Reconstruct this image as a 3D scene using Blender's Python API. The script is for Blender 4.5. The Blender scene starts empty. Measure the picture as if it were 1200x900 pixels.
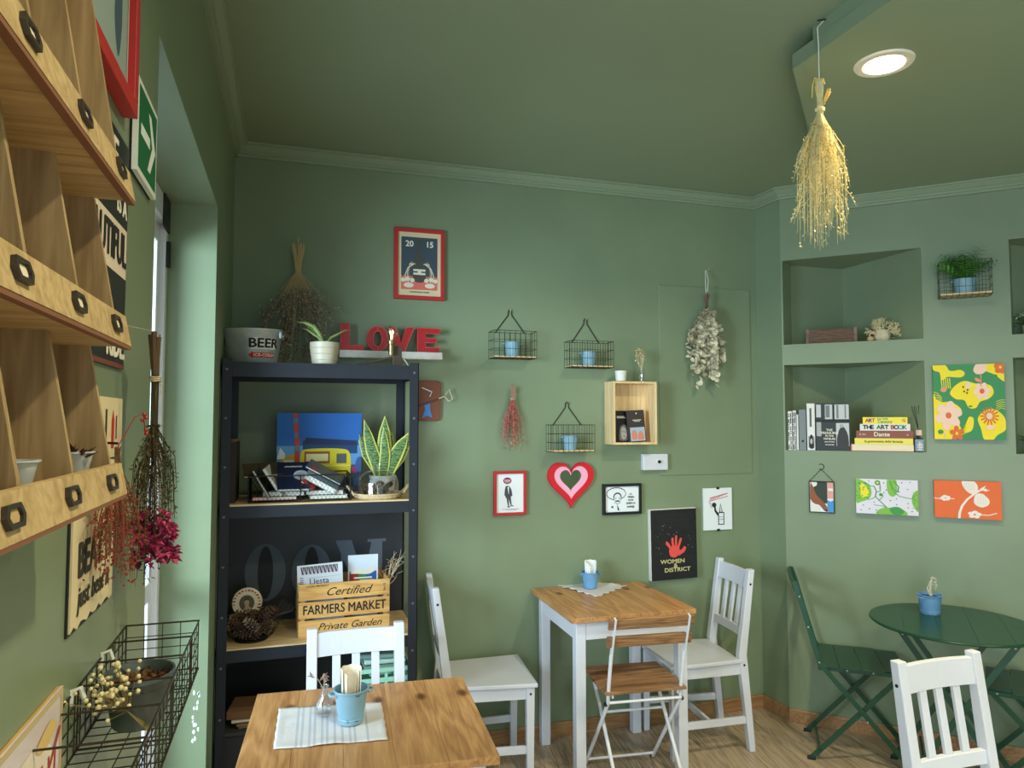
import bpy, math, random
from mathutils import Vector, Matrix
R = random.Random(7)
SC = bpy.context.scene
C = bpy.data.collections.new('cafe'); SC.collection.children.link(C)
PI = math.pi
def lin(c):
    return tuple(((x/255)/12.92 if x/255 <= .04045 else ((x/255+.055)/1.055)**2.4) for x in c)

# ------------------------------------------------------------ camera
CAM_H, FPX = 1.60, 832.0
PITCH, YAW = math.atan(43/832.), math.atan(260/833.1)
cd = bpy.data.cameras.new('camera'); cam = bpy.data.objects.new('camera', cd); C.objects.link(cam)
cd.sensor_width = 36; cd.lens = FPX/1200*36; cd.clip_start = .02; cd.clip_end = 60
cam.location = (0, 0, CAM_H); cam.rotation_euler = (PI/2+PITCH, 0, -YAW)
SC.camera = cam
# ------------------------------------------------------------ view, sky, large lights
SC.view_settings.view_transform = 'Standard'; SC.view_settings.look = 'None'
SC.view_settings.gamma = 1; SC.view_settings.exposure = 0.56; SC.view_settings.use_curve_mapping = False
W = bpy.data.worlds.new('sky'); SC.world = W; W.use_nodes = True
W.node_tree.nodes['Background'].inputs[0].default_value = (.72, .9, 1, 1)
W.node_tree.nodes['Background'].inputs[1].default_value = 0.7
def area(name, loc, rot, sx, sy, power, col):
    l = bpy.data.lights.new(name, 'AREA'); l.shape = 'RECTANGLE'; l.size = sx; l.size_y = sy
    l.energy = power; l.color = col
    o = bpy.data.objects.new(name, l); C.objects.link(o); o.location = loc; o.rotation_euler = rot
    return o
# daylight entering through the side window behind the camera, and through the shopfront glass
area('side_door_daylight', (-.60, 2.13, 1.25), (0, -PI/2, 0), 2.0, 1.1, 8, (.50, .80, 1))
area('courtyard_daylight', (-2.1, .85, 1.75), (Vector((-1, -.80, .08))).to_track_quat('Z', 'Y').to_euler(), 1.2, 1.2, 175, (.68, .88, 1))
area('side_window_daylight', (-.30, -1.45, 1.35), (0, -PI/2, 0), 2.0, 1.9, 76, (.63, .85, 1))
area('shopfront_daylight', (1.3, -3.15, 1.35), (PI/2, 0, 0), 2.6, 2.1, 6, (.88, .97, 1))

# ------------------------------------------------------------ pixel -> room-plane survey helpers
XL, YB, ZC, ZS = -.262, 3.462, 2.88, 2.78
K = (2.558, 3.462); B = (2.568, 3.258); U = (.717, -.697)
RA = math.atan2(-.697, .717)
def ray(x, y):
    r = x-600; d = y-450
    fw = FPX*math.cos(PITCH)+d*math.sin(PITCH); up = FPX*math.sin(PITCH)-d*math.cos(PITCH)
    return (r*math.cos(YAW)+fw*math.sin(YAW), fw*math.cos(YAW)-r*math.sin(YAW), up)
def onY(x, y, Y):
    a = ray(x, y); t = Y/a[1]; return Vector((a[0]*t, Y, CAM_H+a[2]*t))
def onX(x, y, X):
    a = ray(x, y); t = X/a[0]; return Vector((X, a[1]*t, CAM_H+a[2]*t))
def onZ(x, y, z):
    a = ray(x, y); t = (z-CAM_H)/a[2]; return Vector((a[0]*t, a[1]*t, z))
def onR(x, y, d=0):          # angled wall, d metres in front of it
    bx, by = B[0]-.697*d, B[1]-.717*d
    a = ray(x, y); nx, ny = -U[1], U[0]
    t = (bx*nx+by*ny)/(a[0]*nx+a[1]*ny); return Vector((a[0]*t, a[1]*t, CAM_H+a[2]*t))
def plane(w, x, y, d=0):
    return onY(x, y, YB-d) if w == 'back' else onX(x, y, XL+d) if w == 'left' else onR(x, y, d)
ROT = {'back': 0, 'left': PI/2, 'right': RA}
INN = {'back': Vector((0, 1, 0)), 'left': Vector((-1, 0, 0)), 'right': Vector((.697, .717, 0))}
def wrect(w, x0, y0, x1, y1, d):
    """bottom centre on the wall, width and height of an upright rectangle seen at these corners"""
    mx, my = (x0+x1)/2, (y0+y1)/2
    a, b, t, s = plane(w, x0, my, d), plane(w, x1, my, d), plane(w, mx, y0, d), plane(w, mx, y1, d)
    c = (a+b)/2; c.z = s.z
    return c+INN[w]*d, (b-a).to_2d().length, t.z-s.z

# ------------------------------------------------------------ materials
MC = {}
def mat(name, col, rough=.6, metal=0, var=0, scale=8, bump=0, bscale=60, stretch=None, emis=0, spec=.5, dark=None, trans=0, gloss=None):
    if name in MC: return MC[name]
    m = bpy.data.materials.new(name); m.use_nodes = True; nt = m.node_tree; N = nt.nodes; L = nt.links
    p = N['Principled BSDF']; c = lin(col)
    p.inputs['Base Color'].default_value = (*c, 1); p.inputs['Roughness'].default_value = rough
    p.inputs['Metallic'].default_value = metal; p.inputs['Specular IOR Level'].default_value = spec
    if emis:
        p.inputs['Emission Color'].default_value = (*c, 1); p.inputs['Emission Strength'].default_value = emis
    if var or bump:
        tc = N.new('ShaderNodeTexCoord'); mp = N.new('ShaderNodeMapping'); L.new(tc.outputs['Object'], mp.inputs[0])
        if stretch: mp.inputs['Scale'].default_value = stretch
    if var:
        nz = N.new('ShaderNodeTexNoise'); nz.inputs['Scale'].default_value = scale; nz.inputs['Detail'].default_value = 6
        L.new(mp.outputs[0], nz.inputs['Vector'])
        r = N.new('ShaderNodeValToRGB'); L.new(nz.outputs[0], r.inputs[0])
        d = lin(dark) if dark else tuple(x*(1-var) for x in c)
        r.color_ramp.elements[0].position = .32; r.color_ramp.elements[0].color = (*d, 1)
        r.color_ramp.elements[1].position = .68; r.color_ramp.elements[1].color = (*[min(1, x*(1+var*.3)) for x in c], 1)
        L.new(r.outputs[0], p.inputs['Base Color'])
    if bump:
        n2 = N.new('ShaderNodeTexNoise'); n2.inputs['Scale'].default_value = bscale
        L.new(mp.outputs[0], n2.inputs['Vector'])
        b = N.new('ShaderNodeBump'); b.inputs['Strength'].default_value = bump; b.inputs['Distance'].default_value = .004
        L.new(n2.outputs[0], b.inputs['Height']); L.new(b.outputs[0], p.inputs['Normal'])
    MC[name] = m; return m
def glassmat(name, tint=(1, 1, 1), fac=.08):
    m = bpy.data.materials.new(name); m.use_nodes = True; nt = m.node_tree; N = nt.nodes; L = nt.links; N.clear()
    o = N.new('ShaderNodeOutputMaterial'); t = N.new('ShaderNodeBsdfTransparent'); g = N.new('ShaderNodeBsdfGlossy')
    g.inputs['Roughness'].default_value = .03; t.inputs[0].default_value = (*tint, 1)
    lw = N.new('ShaderNodeLayerWeight'); lw.inputs[0].default_value = .35
    ma = N.new('ShaderNodeMath'); ma.operation = 'MULTIPLY_ADD'; ma.inputs[1].default_value = .55; ma.inputs[2].default_value = fac
    mx = N.new('ShaderNodeMixShader')
    L.new(lw.outputs['Facing'], ma.inputs[0]); L.new(ma.outputs[0], mx.inputs[0]); L.new(t.outputs[0], mx.inputs[1]); L.new(g.outputs[0], mx.inputs[2])
    L.new(mx.outputs[0], o.inputs[0]); MC[name] = m; return m
def woodmat(name, col, dark, axis=0, rough=.55, knots=False, freq=14, fine=90):
    """long grain along the given object axis, wandering rings, fine fibres, optional knots"""
    m = bpy.data.materials.new(name); m.use_nodes = True; nt = m.node_tree; N = nt.nodes; L = nt.links; p = N['Principled BSDF']
    p.inputs['Roughness'].default_value = rough
    tc = N.new('ShaderNodeTexCoord'); mp = N.new('ShaderNodeMapping'); L.new(tc.outputs['Object'], mp.inputs[0])
    s = [freq]*3; s[axis] = freq*.09; mp.inputs['Scale'].default_value = s
    oi = N.new('ShaderNodeObjectInfo'); L.new(oi.outputs['Random'], mp.inputs['Location'])
    n = N.new('ShaderNodeTexNoise'); n.inputs['Scale'].default_value = 1.0; n.inputs['Detail'].default_value = 5; n.inputs['Distortion'].default_value = .6
    L.new(mp.outputs[0], n.inputs['Vector'])
    mu = N.new('ShaderNodeMath'); mu.operation = 'MULTIPLY'; mu.inputs[1].default_value = 9; L.new(n.outputs[0], mu.inputs[0])
    fr = N.new('ShaderNodeMath'); fr.operation = 'PINGPONG'; fr.inputs[1].default_value = .5; L.new(mu.outputs[0], fr.inputs[0])
    m2 = N.new('ShaderNodeMapping'); L.new(tc.outputs['Object'], m2.inputs[0]); s2 = [fine]*3; s2[axis] = fine*.05; m2.inputs['Scale'].default_value = s2
    f = N.new('ShaderNodeTexNoise'); f.inputs['Scale'].default_value = 1.6; L.new(m2.outputs[0], f.inputs['Vector'])
    ad = N.new('ShaderNodeMath'); ad.operation = 'MULTIPLY_ADD'; ad.inputs[1].default_value = .9; L.new(fr.outputs[0], ad.inputs[0]); 
    mf = N.new('ShaderNodeMath'); mf.operation = 'MULTIPLY_ADD'; mf.inputs[1].default_value = .9; mf.inputs[2].default_value = -.2; L.new(f.outputs[0], mf.inputs[0])
    L.new(mf.outputs[0], ad.inputs[2])
    r = N.new('ShaderNodeValToRGB'); L.new(ad.outputs[0], r.inputs[0])
    r.color_ramp.elements[0].position = .1; r.color_ramp.elements[0].color = (*lin(dark), 1)
    r.color_ramp.elements[1].position = .75; r.color_ramp.elements[1].color = (*lin(col), 1)
    out = r.outputs[0]
    if knots:
        v = N.new('ShaderNodeTexVoronoi'); v.inputs['Scale'].default_value = 1; v.inputs['Randomness'].default_value = 1
        mk = N.new('ShaderNodeMapping'); s3 = [6.5]*3; s3[axis] = 3.6; mk.inputs['Scale'].default_value = s3; L.new(tc.outputs['Object'], mk.inputs[0]); L.new(mk.outputs[0], v.inputs['Vector'])
        cr = N.new('ShaderNodeValToRGB'); cr.color_ramp.elements[0].position = .07; cr.color_ramp.elements[0].color = (1, 1, 1, 1)
        cr.color_ramp.elements[1].position = .15; cr.color_ramp.elements[1].color = (0, 0, 0, 1); L.new(v.outputs['Distance'], cr.inputs[0])
        mx = N.new('ShaderNodeMix'); mx.data_type = 'RGBA'; L.new(cr.outputs[0], mx.inputs[0]); L.new(out, mx.inputs[6]); mx.inputs[7].default_value = (*lin((104, 58, 28)), 1)
        out = mx.outputs[2]
    L.new(out, p.inputs['Base Color'])
    b = N.new('ShaderNodeBump'); b.inputs['Strength'].default_value = .15; b.inputs['Distance'].default_value = .002; L.new(ad.outputs[0], b.inputs['Height']); L.new(b.outputs[0], p.inputs['Normal'])
    MC[name] = m; return m
paint = mat('sage_wall_paint', (128, 143, 114), .38, var=.10, scale=2.2, bump=.25, bscale=9, spec=.5)
ceilp = mat('sage_paint_brightened', (142, 157, 130), .5, var=.05, scale=1.5, bump=.05, bscale=12, spec=.4)  # same paint as the walls, lightened in place of missing bounce light
white = mat('white_lacquer', (212, 213, 222), .38, var=.03, scale=5)
steelb = mat('black_steel', (34, 38, 48), .42, metal=.3, var=.1, scale=10)
wire = mat('dark_wire', (38, 36, 34), .5, metal=.6)
rustw = mat('bronze_wire', (62, 55, 46), .5, metal=.6)
galv = mat('galvanised_steel', (196, 204, 206), .38, metal=.45, var=.25, scale=14)
bluez = mat('pale_blue_enamel', (134, 172, 190), .38, var=.12, scale=14)
blued = mat('blue_enamel', (112, 160, 205), .4, var=.15, scale=14)
green = mat('dark_green_lacquer', (22, 68, 46), .3, var=.05)
redp = mat('red_lacquer', (178, 14, 28), .35)
redf = mat('red_frame_paint', (188, 40, 42), .45, var=.08)
blackp = mat('black_paint', (20, 20, 22), .5)
paperw = mat('white_paper', (232, 236, 240), .8)
cream = mat('cream_paper', (226, 208, 168), .8, var=.06, scale=10)
chrome = mat('chrome', (220, 220, 220), .2, metal=1)
pine = woodmat('pine_tabletop', (202, 152, 98), (158, 108, 64), axis=1, rough=.42, knots=True, freq=9)
rackw = woodmat('rack_plywood', (178, 150, 108), (140, 112, 74), axis=2, rough=.6, freq=12)
rackx = woodmat('rack_plywood_long', (198, 170, 122), (166, 136, 90), axis=1, rough=.6, freq=12)
crated = woodmat('crate_wood', (218, 172, 104), (184, 132, 70), axis=0, rough=.6, freq=10)
birch = woodmat('birch_board', (236, 208, 160), (214, 178, 128), axis=2, rough=.55, freq=7)
oak = woodmat('shelf_board', (222, 194, 150), (178, 146, 102), axis=0, rough=.55, freq=10)
floorw = woodmat('oak_laminate', (190, 168, 142), (138, 116, 94), axis=1, rough=.42, freq=16)
basew = woodmat('baseboard_oak', (176, 134, 92), (136, 98, 62), axis=0, rough=.5, freq=14)
acacia = woodmat('acacia_slat', (168, 124, 84), (104, 72, 46), axis=0, rough=.5, freq=18)
oldw = mat('weathered_brown_wood', (112, 84, 68), .8, var=.4, scale=20, bump=.4, bscale=50, stretch=(1, 5, 5))
linen = mat('white_linen', (212, 208, 208), .9, var=.05, scale=14, bump=.2, bscale=120)
straw = mat('dried_straw', (238, 224, 168), .8, var=.2, scale=30)
twigm = mat('dried_twig', (196, 176, 140), .8, var=.2, scale=30)
stemb = mat('brown_stem', (94, 74, 52), .8, var=.3, scale=30)
leafg = mat('fern_green', (62, 108, 44), .5, var=.35, scale=20)
soil = mat('dark_soil', (48, 34, 26), .95, var=.4, scale=60, bump=.6, bscale=90)
glass = glassmat('clear_glass')
mirror = mat('mirror_glass', (225, 230, 228), .02, metal=1)

# ------------------------------------------------------------ mesh builder
class MB:
    def __init__(s): s.v = []; s.f = []; s.m = []
    def add(s, vs, fs, mi=0):
        o = len(s.v); s.v += [tuple(v) for v in vs]; s.f += [tuple(o+i for i in f) for f in fs]; s.m += [mi]*len(fs); return s
    def box(s, x0, x1, y0, y1, z0, z1, mi=0, M=None):
        vs = [Vector(p) for p in ((x0, y0, z0), (x1, y0, z0), (x1, y1, z0), (x0, y1, z0), (x0, y0, z1), (x1, y0, z1), (x1, y1, z1), (x0, y1, z1))]
        if M: vs = [M @ v for v in vs]
        return s.add(vs, [(0, 3, 2, 1), (4, 5, 6, 7), (0, 1, 5, 4), (1, 2, 6, 5), (2, 3, 7, 6), (3, 0, 4, 7)], mi)
    def bar(s, p, q, w, t, side=(1, 0, 0), mi=0):
        """rectangular bar p to q; w across `side`, t across the remaining direction"""
        p, q = Vector(p), Vector(q); d = (q-p).normalized(); a = Vector(side); a = (a-d*a.dot(d)).normalized(); b = d.cross(a)
        vs = [c+a*sx*w/2+b*sy*t/2 for c in (p, q) for sx, sy in ((-1, -1), (1, -1), (1, 1), (-1, 1))]
        return s.add(vs, [(0, 3, 2, 1), (4, 5, 6, 7), (0, 1, 5, 4), (1, 2, 6, 5), (2, 3, 7, 6), (3, 0, 4, 7)], mi)
    def tube(s, pts, r, n=5, mi=0, closed=False):
        P = [Vector(p) for p in pts]; k = len(P); rs = r if isinstance(r, (list, tuple)) else [r]*k; vs = []
        d0 = (P[1]-P[0]).normalized(); a = d0.orthogonal().normalized()
        for i in range(k):
            if closed: d = (P[(i+1) % k]-P[i-1])
            else: d = P[min(i+1, k-1)]-P[max(i-1, 0)]
            d = d.normalized() if d.length > 1e-9 else d0
            a = a-d*a.dot(d); a = a.normalized() if a.length > 1e-6 else d.orthogonal().normalized(); b = d.cross(a)
            vs += [P[i]+(a*math.cos(2*PI*j/n)+b*math.sin(2*PI*j/n))*rs[i] for j in range(n)]
        fs = [(i*n+j, i*n+(j+1) % n, ((i+1) % k)*n+(j+1) % n, ((i+1) % k)*n+j) for i in range(k if closed else k-1) for j in range(n)]
        if not closed: fs += [tuple(range(n))[::-1], tuple((k-1)*n+j for j in range(n))]
        return s.add(vs, fs, mi)
    def lathe(s, prof, n=20, c=(0, 0, 0), sx=1, sy=1, mi=0, M=None, ang=0):
        vs = [Vector((c[0]+r*sx*math.cos(2*PI*j/n+ang), c[1]+r*sy*math.sin(2*PI*j/n+ang), c[2]+z)) for r, z in prof for j in range(n)]
        if M: vs = [M @ v for v in vs]
        k = len(prof); fs = [(i*n+j, i*n+(j+1) % n, (i+1)*n+(j+1) % n, (i+1)*n+j) for i in range(k-1) for j in range(n)]
        if prof[0][0] > 1e-5: fs.append(tuple(range(n))[::-1])
        if prof[-1][0] > 1e-5: fs.append(tuple((k-1)*n+j for j in range(n)))
        return s.add(vs, fs, mi)
    def prism(s, out, y0, y1, mi=0, M=None):
        """outline in x,z pushed from y0 (front) to y1"""
        n = len(out); vs = [Vector((x, y0, z)) for x, z in out]+[Vector((x, y1, z)) for x, z in out]
        if M: vs = [M @ v for v in vs]
        return s.add(vs, [tuple(range(n)), tuple(range(2*n-1, n-1, -1))]+[(i, n+i, n+(i+1) % n, (i+1) % n) for i in range(n)], mi)
    def slab(s, out, z0, z1, mi=0):
        n = len(out); vs = [(x, y, z0) for x, y in out]+[(x, y, z1) for x, y in out]
        return s.add(vs, [tuple(range(n))[::-1], tuple(range(n, 2*n))]+[(i, (i+1) % n, n+(i+1) % n, n+i) for i in range(n)], mi)
    def ball(s, c, r, n=6, mi=0, sz=1):
        k = max(3, n//2+1); pr = [(max(0, r*math.sin(PI*i/k)), -r*sz*math.cos(PI*i/k)) for i in range(k+1)]
        pr[0] = (1e-6, -r*sz); pr[-1] = (1e-6, r*sz)
        return s.lathe(pr, n, c, mi=mi)
    def leaf(s, p, d, L_, w, up=(0, 0, 1), mi=0, cup=.25, n=2):
        """leaf blade with a folded midrib and a small real thickness"""
        p, d = Vector(p), Vector(d).normalized(); u = Vector(up); sd = d.cross(u)
        if sd.length < 1e-4: sd = d.orthogonal()
        sd.normalize(); nn = sd.cross(d)
        a = p; b = p+d*L_; m1 = p+d*L_*.45
        l = m1+sd*w/2+nn*w*cup; r = m1-sd*w/2+nn*w*cup; e = nn*(-w*.06)
        return s.add([a, l, b, r, m1, m1+e], [(0, 4, 1), (1, 4, 2), (2, 4, 3), (3, 4, 0), (0, 1, 5), (1, 2, 5), (2, 3, 5), (3, 0, 5)], mi)
    def build(s, name, mats, parent=None, smooth=False, bevel=0, label=None, kind=None, loc=None, rot=None):
        me = bpy.data.meshes.new(name); me.from_pydata(s.v, [], s.f)
        for m in (mats if isinstance(mats, (list, tuple)) else [mats]): me.materials.append(m)
        me.polygons.foreach_set('material_index', s.m)
        if smooth: me.polygons.foreach_set('use_smooth', [True]*len(s.f))
        me.update(); o = bpy.data.objects.new(name, me); C.objects.link(o)
        if smooth and smooth != 'all':
            try: me.set_sharp_from_angle(angle=math.radians(50))
            except Exception: pass
        if parent: o.parent = parent
        if loc: o.location = loc
        if rot: o.rotation_euler = rot
        if bevel:
            b = o.modifiers.new('bevel', 'BEVEL'); b.width = bevel; b.segments = 2; b.limit_method = 'ANGLE'; b.angle_limit = .7
        if label: o['label'] = label
        if kind: o['kind'] = kind
        return o
def tag(o, label, cat, group=None):
    o['label'] = label; o['category'] = cat
    if group: o['group'] = group
    return o
def thing(name, label, cat, loc=(0, 0, 0), rotz=0, group=None, rot=None):
    o = bpy.data.objects.new(name, None); C.objects.link(o); o.location = loc; o.rotation_euler = rot or (0, 0, rotz); o.empty_display_size = .05
    return tag(o, label, cat, group)
def dup(root, loc, rotz, label, group=None):
    r = root.copy(); C.objects.link(r); r.location = loc; r.rotation_euler = (0, 0, rotz); r['label'] = label
    if group: r['group'] = group
    for ch in list(root.children):
        c = ch.copy(); C.objects.link(c); c.parent = r
        for g in list(ch.children):
            e = g.copy(); C.objects.link(e); e.parent = c
    return r
def text(parent, body, size, loc, m, ext=.0008, wide=1, bold=0, align='CENTER', rot=(PI/2, 0, 0), name='lettering', shear=0, lh=1):
    cu = bpy.data.curves.new(name, 'FONT'); cu.body = body; cu.size = size; cu.extrude = ext/2; cu.align_x = align; cu.align_y = 'CENTER'
    cu.resolution_u = 3; cu.shear = shear; cu.space_line = lh
    t = bpy.data.objects.new('tmp', cu); me = bpy.data.meshes.new_from_object(t); me.name = name
    me.materials.clear(); me.materials.append(m)
    for v in me.vertices: v.co.x *= wide
    if bold:      # heavier strokes: the glyphs thickened by small offsets, joined into one lettering
        vs = [v.co.copy() for v in me.vertices]; fs = [tuple(p.vertices) for p in me.polygons]; n = len(vs); av, af = [], []
        for k, (dx, dy) in enumerate(((0, 0), (bold, 0), (-bold, 0), (0, bold), (0, -bold))):
            av += [(v.x+dx, v.y+dy, v.z+k*1e-6) for v in vs]; af += [tuple(i+k*n for i in f) for f in fs]
        m2 = bpy.data.meshes.new(name); m2.from_pydata(av, [], af); m2.materials.append(m); bpy.data.meshes.remove(me); me = m2
    o = bpy.data.objects.new(name, me); C.objects.link(o); o.parent = parent; o.location = loc; o.rotation_euler = rot
    bpy.data.objects.remove(t); bpy.data.curves.remove(cu)
    return o
# 2-D outline makers for printed artwork (u right 0..1, v up 0..1)
def ell(cx, cy, rx, ry=None, n=20, a=0, a0=0, a1=2*PI):
    ry = ry or rx; full = abs(a1-a0-2*PI) < 1e-3; q = []
    for i in range(n if full else n+1):
        t = a0+(a1-a0)*i/n; x, y = rx*math.cos(t), ry*math.sin(t); q.append((cx+x*math.cos(a)-y*math.sin(a), cy+x*math.sin(a)+y*math.cos(a)))
    return q
def rc(x0, y0, x1, y1): return [(x0, y0), (x1, y0), (x1, y1), (x0, y1)]
def blob(pts, n=5):
    q = []; k = len(pts)
    for i in range(k):
        p0, p1, p2, p3 = (Vector(pts[(i+j-1) % k]) for j in range(4))
        for s in range(n):
            t = s/n; v = .5*((2*p1)+(p2-p0)*t+(2*p0-5*p1+4*p2-p3)*t*t+(3*p1-p0-3*p2+p3)*t**3); q.append((v.x, v.y))
    return q
def stroke(pts, w):
    """returns quads following a polyline"""
    out = []
    for (x0, y0), (x1, y1) in zip(pts, pts[1:]):
        dx, dy = x1-x0, y1-y0; l = math.hypot(dx, dy) or 1; nx, ny = -dy/l*w/2, dx/l*w/2
        ex, ey = dx/l*w*.25, dy/l*w*.25
        out.append([(x0+nx-ex, y0+ny-ey), (x0-nx-ex, y0-ny-ey), (x1-nx+ex, y1-ny+ey), (x1+nx+ex, y1+ny+ey)])
    return out
def inkmat(c): return mat('ink_%02x%02x%02x' % c, c, .7)
def art(parent, shapes, w, h, y, name='print', x0=None, z0=0, step=.00025):
    """flat printed shapes: (rgb, outline) in painting order, on the sheet whose front is at y"""
    mb = MB(); cols = []; x0 = -w/2 if x0 is None else x0; lay = 0; last = None; sub_ = 0
    for c, o in shapes:
        if c not in cols: cols.append(c)
        if c != last: lay += 1; last = c
        for q in (o if isinstance(o[0][0], (tuple, list)) else [o]):
            sub_ += 1
            q = [(min(1, max(0, a)), min(1, max(0, b))) for a, b in q]
            ar = sum(q[i-1][0]*q[i][1]-q[i][0]*q[i-1][1] for i in range(len(q)))
            if ar < 0: q = q[::-1]
            if abs(ar) < 1e-6: continue
            mb.add([(x0+a*w, y-lay*step-sub_*4e-6, z0+b*h) for a, b in q], [tuple(range(len(q)))], cols.index(c))
    return mb.build(name, [inkmat(c) for c in cols], parent)
def mframe(parent, w, h, fw, d, m, name='frame'):
    mb = MB(); mb.box(-w/2, w/2, -d, 0, 0, fw); mb.box(-w/2, w/2, -d, 0, h-fw, h); mb.box(-w/2, -w/2+fw, -d, 0, fw, h-fw); mb.box(w/2-fw, w/2, -d, 0, fw, h-fw)
    return mb.build(name, m, parent, bevel=min(.0015, fw/4))
# ============================================================ the setting
def struct(mb, name, m, parent=None, **k):
    o = mb.build(name, m, parent, **k)
    if not parent: o['kind'] = 'structure'
    return o
XE, YF = 4.22, -3.2
DY0, DY1, DZ = 1.535, 2.735, 2.372
RE = (B[0]+U[0]*2.304, B[1]+U[1]*2.304)
# floor with laid planks
f = MB(); f.slab([(XL-.24, YF-.1), (XE+.1, YF-.1), (RE[0]+.1, RE[1]+.1), (B[0]+.15, B[1]+.1), (K[0]+.1, K[1]+.1), (XL-.24, YB+.1)], -.05, -.006)
floor = struct(f, 'floor', mat('floor_underlay', (120, 94, 68), .7))
def clip(poly, a, b):      # keep the left side of a->b
    out = []
    def sd(p): return (b[0]-a[0])*(p[1]-a[1])-(b[1]-a[1])*(p[0]-a[0])
    for i in range(len(poly)):
        p, q = poly[i-1], poly[i]; sp, sq = sd(p), sd(q)
        if sp*sq < 0: t = sp/(sp-sq); out.append((p[0]+(q[0]-p[0])*t, p[1]+(q[1]-p[1])*t))
        if sq >= 0: out.append(q)
    return out
rings = ([(XL, 1.0), (B[0], 1.0), B, K, (XL, YB)], [(B[0], 1.0), (XE, 1.0), RE, B])
ca, sa = math.cos(-.14), math.sin(-.14)
for i in range(-6, 26):
    off = R.random()*1.2
    for j in range(-1, 5):
        x0, y0 = i*.19, .2+j*1.2-off+.3
        q0 = [(x0+.0012, y0+.0012), (x0+.1888, y0+.0012), (x0+.1888, y0+1.1988), (x0+.0012, y0+1.1988)]
        q0 = [(x*ca-y*sa, x*sa+y*ca) for x, y in q0]
        cx = sum(p[0] for p in q0)/4; cy = sum(p[1] for p in q0)/4; m = MB()
        for ring in rings:
            q = q0
            for a, b in zip(ring, ring[1:]+ring[:1]):
                q = clip(q, a, b)
                if len(q) < 3: break
            if len(q) >= 3: m.slab([((x-cx)*ca+(y-cy)*sa, -(x-cx)*sa+(y-cy)*ca) for x, y in q], -.006, 0)
        if m.v: m.build('plank', floorw, floor, loc=(cx, cy, 0), rot=(0, 0, -.14))
f = MB(); f.box(XL-.0, XE, YF, 1.0, -.006, 0); f.box(XL-.24, XL, DY0, DY1, -.006, 0); f.build('floor_finish', floorw, floor)
# walls
w = MB(); w.box(XL-.0, K[0]+.15, YB, YB+.15, 0, 3.0)
struct(w, 'wall_back', paint)
DY0, DY1, DZ = 1.535, 2.735, 2.372
w = MB()
for y0, y1, z0, z1 in ((YF, -2.6, 0, 3), (-2.6, -.45, 0, .25), (-2.6, -.45, 2.45, 3), (-.45, DY0, 0, 3), (DY0, DY1, DZ, 3), (DY1, YB+.15, 0, 3)):
    w.box(XL-.25, XL, y0, y1, z0, z1)
struct(w, 'wall_left', paint)
w = MB(); w.slab([K, (K[0]+.3, K[1]), (B[0]+.3, B[1]+.28), B], 0, 3.0)
struct(w, 'wall_corner', paint)
w = MB(); w.box(XE, XE+.15, YF, RE[1], 0, 3); struct(w, 'wall_side', paint)
w = MB(); w.box(XL-.25, 0, YF-.15, YF, 0, 3); w.box(2.6, XE, YF-.15, YF, 0, 3); w.box(0, 2.6, YF-.15, YF, 0, .25); w.box(0, 2.6, YF-.15, YF, 2.45, 3); struct(w, 'wall_front', paint)
# the angled wall with four display niches
w = MB(); 
def RP(s, z, d=0): return (B[0]+U[0]*s-.697*d, B[1]+U[1]*s-.717*d, z)
S1, S2 = .008, .672; T1 = 1.041; T2 = T1+.664
Z = [0, 1.441, 1.903, 2.015, 2.479, 3.0]; SS = [0, S1, S2, T1, T2, 2.304]
for i in range(5):
    for j in range(5):
        if i in (1, 3) and j in (1, 3): continue
        w.add([RP(SS[i], Z[j]), RP(SS[i+1], Z[j]), RP(SS[i+1], Z[j+1]), RP(SS[i], Z[j+1])], [(0, 1, 2, 3)])
for s0, s1 in ((S1, S2), (T1, T2)):
    p = RP(s0, 0); e = RP(s1, 0); fp = [(p[0], p[1]), (p[0]+.118, p[1]+.079), (e[0], p[1]+.079), (e[0], e[1])]
    for z0, z1 in ((Z[1], Z[2]), (Z[3], Z[4])):
        for a, b in zip(fp, fp[1:]): w.add([(*a, z0), (*b, z0), (*b, z1), (*a, z1)], [(0, 1, 2, 3)])
        w.add([(*a, z0) for a in fp], [(0, 1, 2, 3)]); w.add([(*a, z1) for a in fp], [(3, 2, 1, 0)])
# closed rear so that the wall is a solid body
w.add([RP(0, 0, -.7), RP(2.304, 0, -.7), RP(2.304, 3, -.7), RP(0, 3, -.7)], [(3, 2, 1, 0)])
w.add([RP(0, 3), RP(2.304, 3), RP(2.304, 3, -.7), RP(0, 3, -.7)], [(0, 1, 2, 3)])
struct(w, 'wall_right', paint)
# ceiling and dropped soffit
w = MB(); w.slab([(XL, YF), (XE, YF), (XE, YB), (XL, YB)], ZC, ZC+.12); struct(w, 'ceiling', ceilp)
SX, SY = 1.594, 1.942; tt = ((B[0]+B[1])-SX-SY)/2
SP = (SX+tt, SY+tt)
w = MB(); w.slab([(SX, YF), (XE, YF), RE, SP, (SX, SY)], ZS, ZS+.05)
w.slab([(SX+.008, YF), (XE, YF), RE, (SP[0]+.05, SP[1]-.05), (SX+.008, SY-.09)], ZS+.05, ZC)
struct(w, 'ceiling_soffit', ceilp)
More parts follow.
